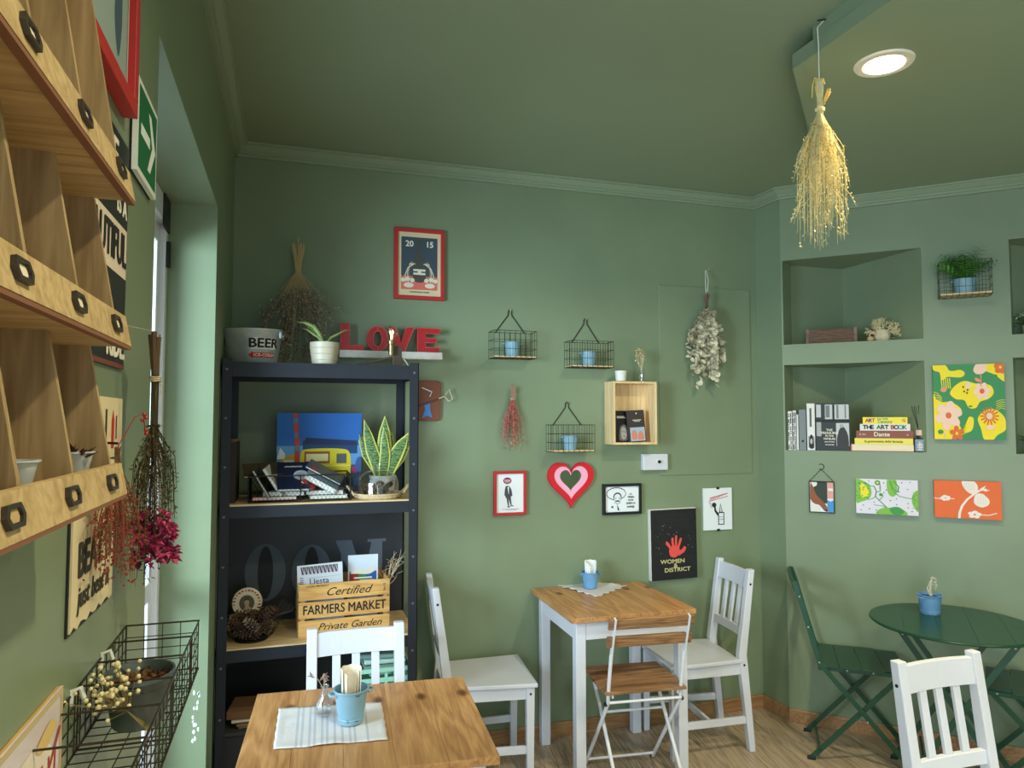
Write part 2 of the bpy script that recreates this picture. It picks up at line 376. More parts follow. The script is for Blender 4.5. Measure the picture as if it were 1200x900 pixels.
# swept mouldings
def sweep(path, prof, name, m, smooth=False):
    n = len(path); nb = []
    for i in range(n):
        ds = []
        if i > 0: ds.append((Vector(path[i])-Vector(path[i-1])).normalized())
        if i < n-1: ds.append((Vector(path[i+1])-Vector(path[i])).normalized())
        ns = [Vector((d.y, -d.x)) for d in ds]
        if len(ns) == 2: b = (ns[0]+ns[1]); b = b/(b.length**2)*2
        else: b = ns[0]
        nb.append(b)
    mb = MB(); k = len(prof); vs = [(path[i][0]+nb[i].x*p, path[i][1]+nb[i].y*p, z) for i in range(n) for p, z in prof]
    fs = [(i*k+j, i*k+(j+1) % k, (i+1)*k+(j+1) % k, (i+1)*k+j) for i in range(n-1) for j in range(k)]
    fs += [tuple(range(k))[::-1], tuple((n-1)*k+j for j in range(k))]
    mb.add(vs, fs); return struct(mb, name, m)
def corn(z0, z1): h = (z1-z0)/.06; return [(0, z0), (.012, z0), (.012, z0+.012*h), (.02, z0+.014*h), (.02, z0+.026*h), (.026, z0+.027*h), (.046, z0+.044*h), (.046, z0+.049*h), (.056, z0+.05*h), (.056, z1), (0, z1)]
sweep([(XL, YF+.1), (XL, YB)], corn(2.82, 2.879), 'trim_1', ceilp)
sweep([(XL, YB), K, B, SP], corn(2.82, 2.879), 'trim_2', ceilp)
sweep([SP, RE], corn(2.722, 2.779), 'trim_3', ceilp)
bb = [(0, 0.001), (.012, 0.001), (.012, .064), (.009, .07), (0, .07)]
sweep([(XL, YB), K], bb, 'baseboard_back', basew); sweep([K, B], bb, 'baseboard_corner', basew); sweep([B, RE], bb, 'baseboard_right', basew)
sweep([(XL, YF), (XL, DY0)], bb, 'baseboard_left', basew)
# electrical access panel let into the back wall
loc, pw, ph = wrect('back', 773, 337, 880, 556, .006)
ap = MB(); ap.box(-pw/2, pw/2, -.006, 0, 0, ph)
o = struct(ap, 'trim_4', paint, bevel=.002); o.location = loc
o['label'] = 'flush painted access panel in the back wall beside the eucalyptus'
for sx in (-1, 1):
    for z in (.02, ph-.02):
        MB().lathe([(.004, 0), (.003, .002)], 8, M=Matrix.Translation((sx*(pw/2-.02), -.006, z)) @ Matrix.Rotation(PI/2, 4, 'X')).build('screw', mat('painted_screw', (150, 160, 140), .5), o)
# glazed side door in the deep opening
d = bpy.data.objects.new('door_1', None); C.objects.link(d); d.location = (-.452, DY0, 0); d['kind'] = 'structure'
upvc = mat('white_door_frame', (225, 228, 240), .35)
m = MB(); L_ = DY1-DY0
m.box(-.02, .03, .0, .07, 0, DZ); m.box(-.02, .03, L_-.045, L_-.001, 0, DZ); m.box(-.02, .03, .07, L_-.045, DZ-.09, DZ); m.box(-.02, .03, .07, L_-.045, 0, .12)
m.build('door_frame', upvc, d, bevel=.004)
m = MB(); m.box(-.012, .012, .07, .12, .12, DZ-.09); m.box(-.012, .012, L_-.095, L_-.045, .12, DZ-.09); m.box(-.012, .012, .12, L_-.095, .12, .2); m.box(-.012, .012, .12, L_-.095, 1.0, 1.06); m.box(-.012, .012, .12, L_-.095, DZ-.16, DZ-.09)
m.build('door_leaf', upvc, d, bevel=.003)
m = MB(); m.box(-.004, .004, .12, L_-.095, 1.06, DZ-.16); m.box(-.004, .004, .12, L_-.095, .2, 1.0); m.build('pane', glass, d)
m = MB(); m.box(.03, .036, L_-.12, L_-.002, 2.26, DZ); m.build('black_strip', blackp, d)  # thin black strip over the dark spot at the door head
for z in (2.18, 1.20):
    m = MB(); m.tube([(.034, L_-.03, z-.045), (.034, L_-.03, z+.045)], .010, 10); m.box(.03, .04, L_-.03, L_-.004, z-.035, z+.035); m.build('hinge', blackp, d)
# side and front windows behind the camera, off frame
for nm, axis, c0, c1, at_ in (('window_1', 'y', -2.6, -.45, XL-.2), ('window_2', 'x', 0, 2.6, YF-.1)):
    e = bpy.data.objects.new(nm, None); C.objects.link(e); e['kind'] = 'structure'
    if axis == 'y': e.location = (at_, (c0+c1)/2, .25); e.rotation_euler = (0, 0, PI/2)
    else: e.location = ((c0+c1)/2, at_, .25)
    ww = c1-c0; m = MB()
    for a, b, c_, d_ in ((-ww/2, ww/2, 0, .06), (-ww/2, ww/2, 2.14, 2.2), (-ww/2, -ww/2+.06, .06, 2.14), (ww/2-.06, ww/2, .06, 2.14), (-.03, .03, .06, 2.14)):
        m.box(a, b, -.03, .03, c_, d_)
    m.build('window_frame', upvc, e)
# recessed ceiling downlights
def downlight(x, y, z, lab):
    t = thing('ceiling_downlight', lab, 'light', (x, y, z))
    MB().lathe([(.062, -.004), (.068, -.008), (.088, -.006), (.092, 0)], 32).add([], []).build('trim_ring', mat('white_trim', (235, 228, 215), .4), t, smooth=True)
    MB().lathe([(.064, -.0035), (.066, -.006), (.071, -.0055)], 32).build('inner_ring', chrome, t, smooth=True)
    MB().lathe([(.062, -.0075), (.0001, -.0095)], 32).build('diffuser', mat('lamp_diffuser', (255, 238, 205), .4, emis=9), t)
    l = bpy.data.lights.new('lamp', 'AREA'); l.shape = 'DISK'; l.size = .12; l.energy = 14; l.color = (1, .90, .62); l.spread = 2.6
    o = bpy.data.objects.new('lamp', l); C.objects.link(o); o.parent = t; o.location = (0, 0, -.02)
downlight(1.855, 1.818, ZS, 'round recessed ceiling light glowing warm white in the dropped soffit')
downlight(2.9, .5, ZS, 'recessed ceiling light in the soffit, outside the frame to the right')
downlight(.75, .5, ZC, 'recessed ceiling light above and behind the camera')
downlight(.75, -1.6, ZC, 'recessed ceiling light near the shopfront')
downlight(2.9, -1.5, ZS, 'recessed ceiling light in the soffit near the shopfront')
# ============================================================ shared small builders
def bucket(parent, rt, rb, h, m, hw=True, lip=.0025, inner=None, base=None):
    mb = MB(); mb.lathe([(rb*.96, 0), (rb, .003), (rt*.985, h*.96), (rt+lip, h*.965), (rt+lip*1.3, h*.985), (rt+lip, h), (rt-.001, h), (rt*.97, h*.94), (rb*.93, .006), (.0001, .006)], 28)
    mb.lathe([(rb*1.005+(rt-rb)*.13, h*.13), (rb+(rt-rb)*.15+.0012, h*.15), (rb+(rt-rb)*.17, h*.17)], 28)
    b = mb.build('bucket', m, parent, smooth=True)
    if hw:
        for s in (-1, 1):
            mb = MB(); r = h*.055
            mb.tube([(s*(rt*.97), -rt*.32, h*.86), (s*(rt+r*2.2), -rt*.25, h*.88), (s*(rt+r*2.6), 0, h*.88), (s*(rt+r*2.2), rt*.25, h*.88), (s*(rt*.97), rt*.32, h*.86)], r*.75, 6)
            mb.build('handle', m, parent, smooth=True)
    return b
def napkins(parent, r, z0, h, m=None, seed=1):
    rr = random.Random(seed); m = m or paperw
    for i in range(3):
        a = -.5+i*.45+rr.uniform(-.1, .1); w = r*.95; mb = MB(); pts = []
        n = 9
        for j in range(n+1):
            t = j/n*PI*1.25+a; pts.append((math.cos(t)*r*(.62-.13*i), math.sin(t)*r*(.62-.13*i)))
        hh = h*(1-.08*i)
        vs = [(x, y, z0) for x, y in pts]+[(x*1.18, y*1.12, hh-(.018*h if j % 2 else 0)) for j, (x, y) in enumerate(pts)]
        k = n+1; fs = [(j, j+1, k+j+1, k+j) for j in range(n)]
        mb.add(vs, fs); o = mb.build('napkin', m, parent, smooth='all')
        s = o.modifiers.new('thickness', 'SOLIDIFY'); s.thickness = .0016
def cloth(name, label, corners, z, m, group=None, stripes=True, nx=44, ny=20, seed=3, amp=.004, ragged=.004):
    rr = random.Random(seed); ph = [rr.uniform(0, 6) for _ in range(6)]
    a, b, c, d = [Vector((p[0], p[1])) for p in corners]; vs = []
    ctr = (a+b+c+d)/4
    for j in range(ny+1):
        for i in range(nx+1):
            u, v = i/nx, j/ny; p = (a*(1-u)+b*u)*(1-v)+(d*(1-u)+c*u)*v
            e = 0
            if i in (0, nx) or j in (0, ny): e = ragged*math.sin(i*.8+j*1.5+ph[4])
            p = p+(p-ctr).normalized()*e if e else p
            hgt = amp*(.5+.5*math.sin(u*13+v*3+ph[0]))*(.5+.5*math.sin(v*9-u*4+ph[1]))+.0015
            if 2 < i < nx-2 and 2 < j < ny-2: hgt *= .5
            vs.append((p.x-ctr.x, p.y-ctr.y, hgt))
    k = nx+1; mb = MB(); mb.add(vs, [(j*k+i, j*k+i+1, (j+1)*k+i+1, (j+1)*k+i) for j in range(ny) for i in range(nx)], 0)
    if stripes:
        for q in range(len(mb.f)):
            i = q % nx
            if i in (8, 10, 13, 15, 18, 20, 23, 26, 29, 31, 36): mb.m[q] = 1
    root = mb.build(name, [m, mat('cloth_stripe', (182, 183, 190), .9)], smooth='all'); s = root.modifiers.new('thickness', 'SOLIDIFY'); s.thickness = .0015; s.offset = 1
    root.location = (ctr.x, ctr.y, z+.0004); return tag(root, label, 'cloth', group)
def white_chair(loc, rz, label):
    t = thing('dining_chair', label, 'chair', loc, rz, 'white slat-back wooden chairs')
    H = .87; sw = .40; g = 'x'
    def rear(s):
        x = s*.152; mb = MB(); w_ = .035
        prof = [(.235, 0), (.195, .42), (.19, .46), (.245, H)]        # y,z centre line
        vs = []
        for y, z in prof:
            d_ = .030 if z in (0, H) else .042
            vs += [(x-w_/2, y-d_/2, z), (x+w_/2, y-d_/2, z), (x+w_/2, y+d_/2, z), (x-w_/2, y+d_/2, z)]
        fs = [(0, 3, 2, 1), (12, 13, 14, 15)]+[(i*4+j, i*4+(j+1) % 4, i*4+4+(j+1) % 4, i*4+4+j) for i in range(3) for j in range(4)]
        mb.add(vs, fs); o = mb.build('back_post', white, t, bevel=.003)
        for z, y in ((.80, .236), (.415, .196)):
            mb = MB(); mb.lathe([(.0055, 0), (.0055, .0012), (.0001, .0012)], 10, M=Matrix.Translation((x+s*w_/2, y, z)) @ Matrix.Rotation(s*PI/2, 4, 'Y'))
            mb.build('bolt_hole', mat('bolt_dark', (22, 20, 22), .6), o)
    def front(s):
        x = s*.172; mb = MB(); vs = []
        for z, hw in ((0, .015), (.425, .019)):
            vs += [(x-hw, -.175-hw, z), (x+hw, -.175-hw, z), (x+hw, -.175+hw, z), (x-hw, -.175+hw, z)]
        mb.add(vs, [(0, 3, 2, 1), (4, 5, 6, 7), (0, 1, 5, 4), (1, 2, 6, 5), (2, 3, 7, 6), (3, 0, 4, 7)]); o = mb.build('leg', white, t, bevel=.003)
        mb = MB(); mb.lathe([(.0055, 0), (.0055, .0012), (.0001, .0012)], 10, M=Matrix.Translation((x+s*.0186, -.175, .395)) @ Matrix.Rotation(s*PI/2, 4, 'Y'))
        mb.build('bolt_hole', mat('bolt_dark', (22, 20, 22), .6), o)
    for s in (-1, 1): rear(s); front(s)
    mb = MB(); q = [(-.205, -.205), (.205, -.205), (.172, .19), (.134, .19), (.134, .172), (-.134, .172), (-.134, .19), (-.172, .19)]
    mb.slab(q, .425, .443); mb.build('seat', white, t, bevel=.004)
    def yb(z): return .19+(z-.46)/(H-.46)*.055
    # curved top rail and lower back rail
    for nm, z0, z1, cv in (('top_rail', .775, .855, .012), ('back_rail', .545, .585, .006)):
        mb = MB(); n = 6; vs = []
        for i in range(n+1):
            x = -.136+.272*i/n; b = cv*(1-(x/.136)**2)
            for z in (z0, z1):
                for dy in (-.010, .010): vs.append((x, yb(z)+b+dy, z))
        fs = [(0, 1, 3, 2), (n*4, n*4+2, n*4+3, n*4+1)]
        for i in range(n):
            a = i*4; e = a+4; fs += [(a, e, e+1, a+1), (a+1, e+1, e+3, a+3), (a+3, e+3, e+2, a+2), (a+2, e+2, e, a)]
        mb.add(vs, fs); mb.build(nm, white, t, bevel=.002)
    for x in (-.068, 0, .068):
        b1, b2 = .006*(1-(x/.136)**2), .012*(1-(x/.136)**2)
        mb = MB(); mb.bar((x, yb(.58)+b1, .58), (x, yb(.78)+b2, .78), .028, .012); mb.build('slat', white, t, bevel=.0015)
    mb = MB(); mb.box(-.155, .155, -.184, -.166, .37, .425); mb.build('apron', white, t)
    mb = MB(); mb.box(-.136, .136, .186, .202, .37, .425); mb.build('apron', white, t)
    for s in (-1, 1):
        mb = MB(); mb.bar((s*.170, -.158, .397), (s*.153, .178, .397), .018, .055, side=(1, 0, 0)); mb.build('apron', white, t)
        mb = MB(); mb.bar((s*.171, -.160, .15), (s*.153, .206, .15), .016, .034, side=(1, 0, 0)); mb.build('stretcher', white, t, bevel=.002)
    mb = MB(); mb.box(-.153, .153, .01, .026, .135, .165); mb.build('stretcher', white, t, bevel=.002)
    return t
white_chair((.237, 2.405-.02, 0), 0, 'white slat-back wooden chair tucked in behind the foreground pine table, before the shelving')
white_chair((.875, 3.235, 0), PI/2-.09, 'white slat-back wooden chair in profile against the back wall, right of the black shelving')
white_chair((1.945, 3.205, 0), -PI/2-.10, 'white slat-back wooden chair right of the pine-topped wall table, by the corner')
white_chair((1.935, 1.51, 0), .02, 'white slat-back wooden chair at lower right in front of the round green table')

def pine_table(loc, rz, w, d, h, label):
    t = thing('dining_table', label, 'table', loc, rz, 'square pine-topped tables')
    n = 5; bw = w/n
    for i in range(n):      # glued boards of the top, one by one
        mb = MB(); mb.box(-bw/2+.0002, bw/2-.0002, -d/2, d/2, h-.022, h); mb.build('board', pine, t, loc=(-w/2+bw*(i+.5), 0, 0), bevel=.0008)
    iw, idp = w/2-.03, d/2-.03
    for sx in (-1, 1):
        for sy in (-1, 1):
            mb = MB(); x, y = sx*(iw-.023), sy*(idp-.023); mb.box(x-.023, x+.023, y-.023, y+.023, 0, h-.022); mb.build('leg', white, t, bevel=.003)
    for s in (-1, 1):
        mb = MB(); mb.box(-iw+.046, iw-.046, s*(idp-.012)-.009, s*(idp-.012)+.009, h-.105, h-.022); mb.build('apron', white, t)
        mb = MB(); mb.box(s*(iw-.012)-.009, s*(iw-.012)+.009, -idp+.046, idp-.046, h-.105, h-.022); mb.build('apron', white, t)
    return t
pine_table((.219, 2.083, 0), -.065, .645, .575, .75, 'foreground pine-topped table with white legs, cropped by the lower edge of the photo')
pine_table((1.474, 3.16, 0), -.02, .60, .575, .75, 'pine-topped white table against the back wall under the black hand canvas')

# folding slatted chair in front of the wall table
def folding_chair(loc, rz):
    t = thing('folding_chair', 'folding bistro chair with brown wooden slats and white metal frame, before the wall table', 'chair', loc, rz)
    wm = mat('white_metal', (226, 226, 232), .35)
    for s in (-1, 1):
        x = s*.165
        mb = MB(); mb.bar((x, .225, .78), (x, .165, .60), .006, .022, side=(1, 0, 0)); mb.tube([(x, .17, .615), (x, .13, .45), (x, .125, .40), (x, -.19, .012)], .0085, 8); mb.build('back_leg', wm, t, smooth=True)
        mb = MB(); x2 = s*.148; mb.tube([(x2, -.13, .43), (x2, .0, .29), (x2, .24, .012)], .0085, 8); mb.build('leg', wm, t, smooth=True)
        mb = MB(); mb.bar((x2, -.145, .432), (x2, .14, .432), .006, .016, side=(1, 0, 0)); mb.build('seat_rail', wm, t)
        for p in ((x, -.195), (x2, .245)):
            mb = MB(); mb.ball((p[0], p[1], .0125), .0125, 8); mb.build('foot_cap', blackp, t, smooth=True)
        mb = MB(); mb.lathe([(.010, 0), (.010, .008), (.004, .012)], 8, M=Matrix.Translation((s*.170, .12, .395)) @ Matrix.Rotation(s*PI/2, 4, 'Y')); mb.build('pivot_bolt', blackp, t)
    for y, z in ((-.17, .035), (.215, .04), (.135, .405), (-.02, .305)):
        mb = MB(); x = .163 if y in (-.17, .135) else .146; mb.tube([(-x, y, z), (x, y, z)], .006, 6); mb.build('crossbar', wm, t, smooth=True)
    for i in range(5):
        y = -.155+i*.0685; mb = MB(); mb.box(-.185, .185, -.0285, .0285, -.006, .006); mb.build('seat_slat', acacia, t, bevel=.002, loc=(0, y, .447))
    for z, y in ((.755, .212), (.675, .186)):
        mb = MB(); mb.box(-.19, .19, -.007, .007, -.024, .024); mb.build('back_slat', acacia, t, bevel=.002, loc=(0, y, z), rot=(-.3, 0, 0))
folding_chair((1.485, 2.93, 0), PI-.10)

# green bistro set
def green_chair(loc, rz, label):
    t = thing('bistro_chair', label, 'chair', loc, rz, 'dark green folding metal chairs')
    stud = mat('pale_rivet', (176, 186, 176), .4, metal=.3)
    def rivet(p, par, ax='Y', s=1):
        mb = MB(); mb.lathe([(.0045, 0), (.003, .0025), (.0001, .003)], 8, M=Matrix.Translation(p) @ Matrix.Rotation(s*PI/2, 4, ax)); mb.build('rivet', stud, par)
    for s in (-1, 1):
        x = s*.178; mb = MB()
        pts = [(x, .285, .83), (x, .262, .76), (x, .225, .62), (x, .18, .46), (x, .13, .40), (x, -.21, .01)]
        for a, b in zip(pts, pts[1:]): mb.bar(a, b, .006, .022, side=(1, 0, 0))
        o = mb.build('back_leg', green, t)
        for p in ((.262, .76), (.225, .62), (.18, .46), (-.02, .21)): rivet((x+s*.003, *p), o, 'Y', s)
        x2 = s*.160; mb = MB(); mb.bar((x2, -.17, .43), (x2, .22, .01), .006, .022, side=(1, 0, 0)); o = mb.build('leg', green, t)
        mb = MB(); mb.bar((s*.167, -.185, .432), (s*.167, .185, .432), .008, .018, side=(1, 0, 0)); o2 = mb.build('seat_rail', green, t)
        for y in (-.15, -.05, .06, .16): rivet((s*.171, y, .432), o2, 'Y', s)
        for p in ((x, -.21), (x2, .222)):
            mb = MB(); mb.box(p[0]-.009, p[0]+.009, p[1]-.018, p[1]+.018, 0, .014); mb.build('foot_cap', blackp, t, bevel=.003)
    for y, z in ((-.185, .04), (.185, .05), (.14, .41)):
        mb = MB(); mb.tube([(-.176, y, z), (.176, y, z)], .005, 6); mb.build('crossbar', green, t, smooth=True)
    for i in range(4):
        y = -.146+i*.0955; mb = MB(); hw = .183-(.018 if i == 0 else 0); w2 = .0465
        mb.box(-hw, hw, -w2, w2, -.004, .002); mb.build('seat_slat', green, t, bevel=.0015, loc=(0, y, .445))
    for z0, z1, c in ((.765, .835, .02), (.655, .715, .016)):
        mb = MB(); n = 8; vs = []
        for i in range(n+1):
            xx = -.18+.36*i/n; k = 1-(xx/.18)**2; b = c*k
            for z in (z0, z1+.012*k):
                for dy in (-.003, .003): vs.append((xx, .262+(z-.76)*.31+b+dy, z))
        fs = [(0, 1, 3, 2), (n*4, n*4+2, n*4+3, n*4+1)]
        for i in range(n):
            a = i*4; e = a+4; fs += [(a, e, e+1, a+1), (a+1, e+1, e+3, a+3), (a+3, e+3, e+2, a+2), (a+2, e+2, e, a)]
        mb.add(vs, fs); mb.build('back_slat', green, t)
    return t
green_chair((2.655, 2.865, 0), .93, 'dark green folding chair left of the round table, its back to the wall corner')
green_chair((3.135, 2.335, 0), .93+PI-.25, 'dark green folding chair at the right edge of the photo, half out of frame')
GT = (2.80, 2.455)
t = thing('bistro_table', 'round dark green metal bistro table on crossed folding legs', 'table', (*GT, 0), RA)
rr = .325; gh = .715
for i in range(5):       # five boards cut to a circle, hairline joints
    a, b = -rr+.4*rr*i+.0006, -rr+.4*rr*(i+1)-.0006; q = []
    n = 10
    for j in range(n+1): x = a+(b-a)*j/n; q.append((x, -math.sqrt(max(0, rr*rr-x*x))))
    for j in range(n+1): x = b-(b-a)*j/n; q.append((x, math.sqrt(max(0, rr*rr-x*x))))
    q = [p for k_, p in enumerate(q) if (Vector(p)-Vector(q[k_-1])).length > 1e-5]
    mb = MB(); mb.slab(q, gh-.004, gh); mb.build('top_panel', green, t)
mb = MB(); mb.tube([(rr*math.cos(2*PI*i/40), rr*math.sin(2*PI*i/40), gh-.006) for i in range(40)], .006, 6, closed=True); mb.build('rim', green, t, smooth=True)
for sy in (-1, 1):
    for s in (-1, 1):
        y = sy*(.185 if s > 0 else .165); mb = MB(); mb.bar((s*.21, y, gh-.02), (-s*.24, y, .01), .006, .024, side=(0, 1, 0)); o = mb.build('leg', green, t)
        mb = MB(); mb.lathe([(.005, 0), (.003, .003), (.0001, .003)], 8, M=Matrix.Translation((s*.20, y-.003, gh-.035)) @ Matrix.Rotation(PI/2, 4, 'X')); mb.build('rivet', mat('pale_rivet', (176, 186, 176)), o)
        mb = MB(); mb.box(-s*.24-.016, -s*.24+.016, y-.009, y+.009, 0, .014); mb.build('foot_cap', blackp, t, bevel=.003)
for s in (-1, 1):
    mb = MB(); mb.bar((s*.21, -.19, gh-.016), (s*.21, .19, gh-.016), .02, .01); mb.build('top_rail', green, t)
    mb = MB(); mb.tube([(s*.13, -.17, .30-.17), (s*.13, .17, .30-.17)], .006, 6); mb.build('crossbar', green, t)

# table-top things
TZ = .75
def P2(x, y, z=TZ): p = onZ(x, y, z); return (p.x, p.y)
cloth('table_cloth', 'white striped cloth napkin spread on the foreground table under the blue bucket', [P2(320, 880), P2(454, 868), P2(447, 824), P2(327, 831)], TZ, linen, amp=.004, ragged=.0012)
cloth('table_cloth', 'white cloth napkin laid cornerwise on the wall table under its bucket', [P2(651, 686), P2(700, 700), P2(734, 687), P2(690, 681)], TZ, linen, stripes=False, seed=9, amp=.006, ragged=.010)
c = P2(411, 848)
t = thing('napkin_bucket', 'chipped pale blue metal bucket holding rolled napkins on the foreground table', 'bucket', (*c, TZ+.006), .15)
bucket(t, .047, .034, .093, bluez); napkins(t, .040, .03, .150, mat('ivory_napkin', (226, 216, 198), .9), 2)
ch = mat('paint_chip', (30, 34, 34), .8); mb = MB(); rr_ = random.Random(4)
for i in range(16):
    a = -PI/2+rr_.choice((.1, .25, .2, -.5, .35))+rr_.uniform(-.12, .12); z = rr_.choice((.012, .017, .083)); r = (.034+(z/.093)*.013)+.0006
    mb.lathe([(.0016*rr_.uniform(.5, 1.3), 0), (.0001, .0004)], 5, M=Matrix.Translation((r*math.cos(a), r*math.sin(a), z)) @ Matrix.Rotation(a+PI/2, 4, 'Z') @ Matrix.Rotation(PI/2, 4, 'X'))
mb.build('chips', ch, t, kind='stuff')
c = P2(380, 840)
t = thing('bud_vase', 'small clear glass bottle vase with one dried sprig on the foreground table', 'vase', (*c, TZ+.006))
mb = MB(); mb.lathe([(.018, 0), (.024, .004), (.0255, .02), (.023, .036), (.012, .052), (.0085, .062), (.0085, .074), (.0115, .078), (.0115, .083), (.0095, .084), (.0075, .078), (.0075, .06), (.011, .05), (.021, .035), (.023, .02), (.021, .007), (.0001, .005)], 24); mb.build('bottle', glass, t, smooth=True)
mb = MB(); mb.tube([(.0085, 0, .076), (.02, 0, .074), (.021, 0, .064), (.014, 0, .055)], .0022, 6); mb.build('handle', glass, t, smooth=True)
mb = MB(); R2 = random.Random(5)
for tip in ((-.040, 0, .112), (.002, .004, .108), (-.004, -.003, .103)):
    mb.tube([(.0, 0, .01), (-.002, 0, .07), (tip[0]*.5, tip[1], tip[2]*.92), tip], .0009, 4)
mb.build('stem', twigm, t)
mb = MB()
for tip in ((-.040, 0, .112), (.002, .004, .108), (-.004, -.003, .103), (.005, 0, .098)):
    for j in range(14): 
        d = Vector((R2.gauss(0, 1), R2.gauss(0, 1), R2.gauss(0, 1))).normalized(); mb.leaf(Vector(tip), d, R2.uniform(.008, .016), .006)
mb.build('dried_flower', mat('dusty_pink_petal', (176, 150, 140), .9), t)
c = P2(692, 690)
t = thing('napkin_bucket', 'small blue metal bucket of white paper napkins on the wall table', 'bucket', (*c, TZ+.007), -.1)
bucket(t, .044, .033, .078, blued); napkins(t, .042, .03, .135, paperw, 6)
c = P2(1090, 719, gh)
t = thing('planter_bucket', 'blue metal bucket planter with a wiry dried plant on the round green table', 'planter', (*c, gh+.0005), 0)
bucket(t, .050, .040, .088, blued, lip=.004)
MB().lathe([(.046, .076), (.0001, .080)], 20).build('soil', soil, t)
mb = MB(); R2 = random.Random(11)
for i in range(7):
    a = R2.uniform(0, 6.28); x = .012+R2.uniform(-.006, .006); top = R2.uniform(.13, .165)
    mb.tube([(x, 0, .07), (x-.004, .003*i, .11), (x+.005, .003, top), (x+.022+R2.uniform(-.006, .01), .004*math.sin(a), top-.008), (x+.03, .006*math.sin(a), top-.03*R2.random()-.012)], [.0018, .0015, .0012, .001, .0008], 4)
mb.build('dry_stem', mat('pale_dry_stem', (222, 212, 190), .9), t)
mb = MB()
for j in range(22): mb.leaf((.028+R2.uniform(-.012, .014), R2.uniform(-.008, .008), .145+R2.uniform(-.02, .02)), (R2.gauss(0, 1), R2.gauss(0, 1), R2.gauss(0, 1)), .008, .005)
mb.build('dry_leaf', mat('pale_dry_leaf', (226, 218, 198), .9), t)
# ============================================================ dried bunches
def bunch(parent, H, Wd, n, tie, sm, seed, dep=.5, top=.012, stem_r=.0012, deco=None, name='stem', flare=1.0, neck=.008, curve=.6, uneven=.25):
    """stems hung upside down from the origin: top ends, a tie, then fanning out; returns the tips and mid points"""
    rr = random.Random(seed); mb = MB(); tips = []
    for i in range(n):
        a = rr.uniform(0, 2*PI); q = math.sqrt(rr.random()); tx, ty = math.cos(a)*q*Wd/2, math.sin(a)*q*Wd/2*dep
        ln = H*(1-uneven*rr.random()); s = Vector((rr.uniform(-top, top), rr.uniform(-top, top)*.6, -rr.uniform(0, tie*.3)))
        k = Vector((rr.uniform(-neck, neck), rr.uniform(-neck, neck)*.6, -tie)); e = Vector((tx, ty, -ln)); m = k.lerp(e, .5)
        m.x = k.x+(tx-k.x)*curve; m.y = k.y+(ty-k.y)*curve; p = [s, k, m, e]
        mb.tube(p, [stem_r, stem_r, stem_r*.8, stem_r*.5], 3); tips.append(p)
    mb.build(name, sm, parent, kind='stuff' if n > 20 else None)
    return tips
def tie_ring(parent, z, r, m, ends=True):
    mb = MB()
    for k in range(3): mb.tube([(r*math.cos(t*PI/5), r*.7*math.sin(t*PI/5), z+k*.003+.001*math.sin(t*2.1)) for t in range(10)], .0012, 4, closed=True)
    if ends: mb.tube([(r, -.004, z), (r+.010, -.006, z-.008), (r+.006, -.006, z-.022)], .0009, 4)
    mb.build('twine_tie', m, parent)
twine = mat('jute_twine', (206, 192, 160), .9)

# ============================================================ back wall pictures
NAVY = (62, 78, 92); CORAL = (226, 112, 98); CRM = (236, 224, 204); BOT = (72, 74, 70)
loc, w_, h_ = wrect('back', 462, 268, 521, 351, .02)
t = thing('framed_print', 'red framed print of a dark bottle between the figures 20 and 15', 'picture', loc, 0)
mframe(t, w_, h_, .0185, .022, redf)
MB().box(-w_/2+.015, w_/2-.015, -.012, -.002, .015, h_-.015).build('sheet', cream, t)
sh = [(NAVY, rc(.14, .14, .86, .88)), (CORAL, rc(.14, .14, .86, .33)), (BOT, blob([(.40, .26), (.36, .42), (.40, .55), (.45, .68), (.46, .84), (.54, .84), (.55, .68), (.60, .55), (.64, .42), (.60, .26)])),
      (CRM, [rc(.38, .35, .62, .38), rc(.38, .40, .62, .43)]), (CRM, ell(.5, .39, .035)), (CRM, [ell(.29, .20, .10, .035), ell(.71, .20, .10, .035)])]
for sx in (-1, 1):
    for k in range(4):
        sh.append((CRM if k % 2 else (150, 140, 96), stroke([(.5+sx*(.08+.01*k), .50), (.5+sx*(.17+.02*k), .53-.03*k), (.5+sx*(.21+.025*k), .40-.02*k), (.5+sx*(.20+.02*k), .24)], .014)))
    for k in range(3): sh.append((CRM, ell(.5+sx*(.14+.09*k), .27+.015*(k % 2), .045, .03)))
art(t, sh, w_, h_, -.0125)
fk = mat('ink_pale', (240, 232, 214), .8); ink = mat('ink_black', (28, 28, 30), .8)
text(t, '20', .040, (-w_*.20, -.0152, h_*.78), fk, bold=.0012); text(t, '15', .040, (w_*.20, -.0152, h_*.78), fk, bold=.0012)
text(t, 'CHAMPAGNE & WINE', .010, (0, -.0135, h_*.105), ink)

loc, w_, h_ = wrect('back', 579, 552, 617, 604, .018)
t = thing('framed_print', 'small red framed drawing of a suited man with a speech oval for a head', 'picture', loc, 0)
mframe(t, w_, h_, .014, .02, redf); MB().box(-w_/2+.011, w_/2-.011, -.010, -.002, .011, h_-.011).build('sheet', paperw, t)
G = (70, 72, 78)
art(t, [((150, 40, 70), ell(.42, .78, .13, .075)), ((238, 236, 238), [rc(.32, .79, .52, .80), rc(.33, .765, .51, .775), rc(.35, .745, .49, .752)]), (G, blob([(.36, .64), (.46, .66), (.54, .58), (.57, .44), (.53, .43), (.52, .40), (.37, .40), (.36, .44), (.33, .46)])),
        ((238, 238, 240), [(.42, .64), (.47, .64), (.46, .46)]), (G, [[(.38, .42), (.45, .42), (.47, .20), (.44, .20)], [(.44, .42), (.52, .42), (.55, .23), (.52, .22)]]), (G, [ell(.46, .19, .05, .012), ell(.56, .21, .05, .012)]), (G, [rc(.25, .135, .78, .142), rc(.38, .115, .70, .12)])], w_, h_, -.0105)

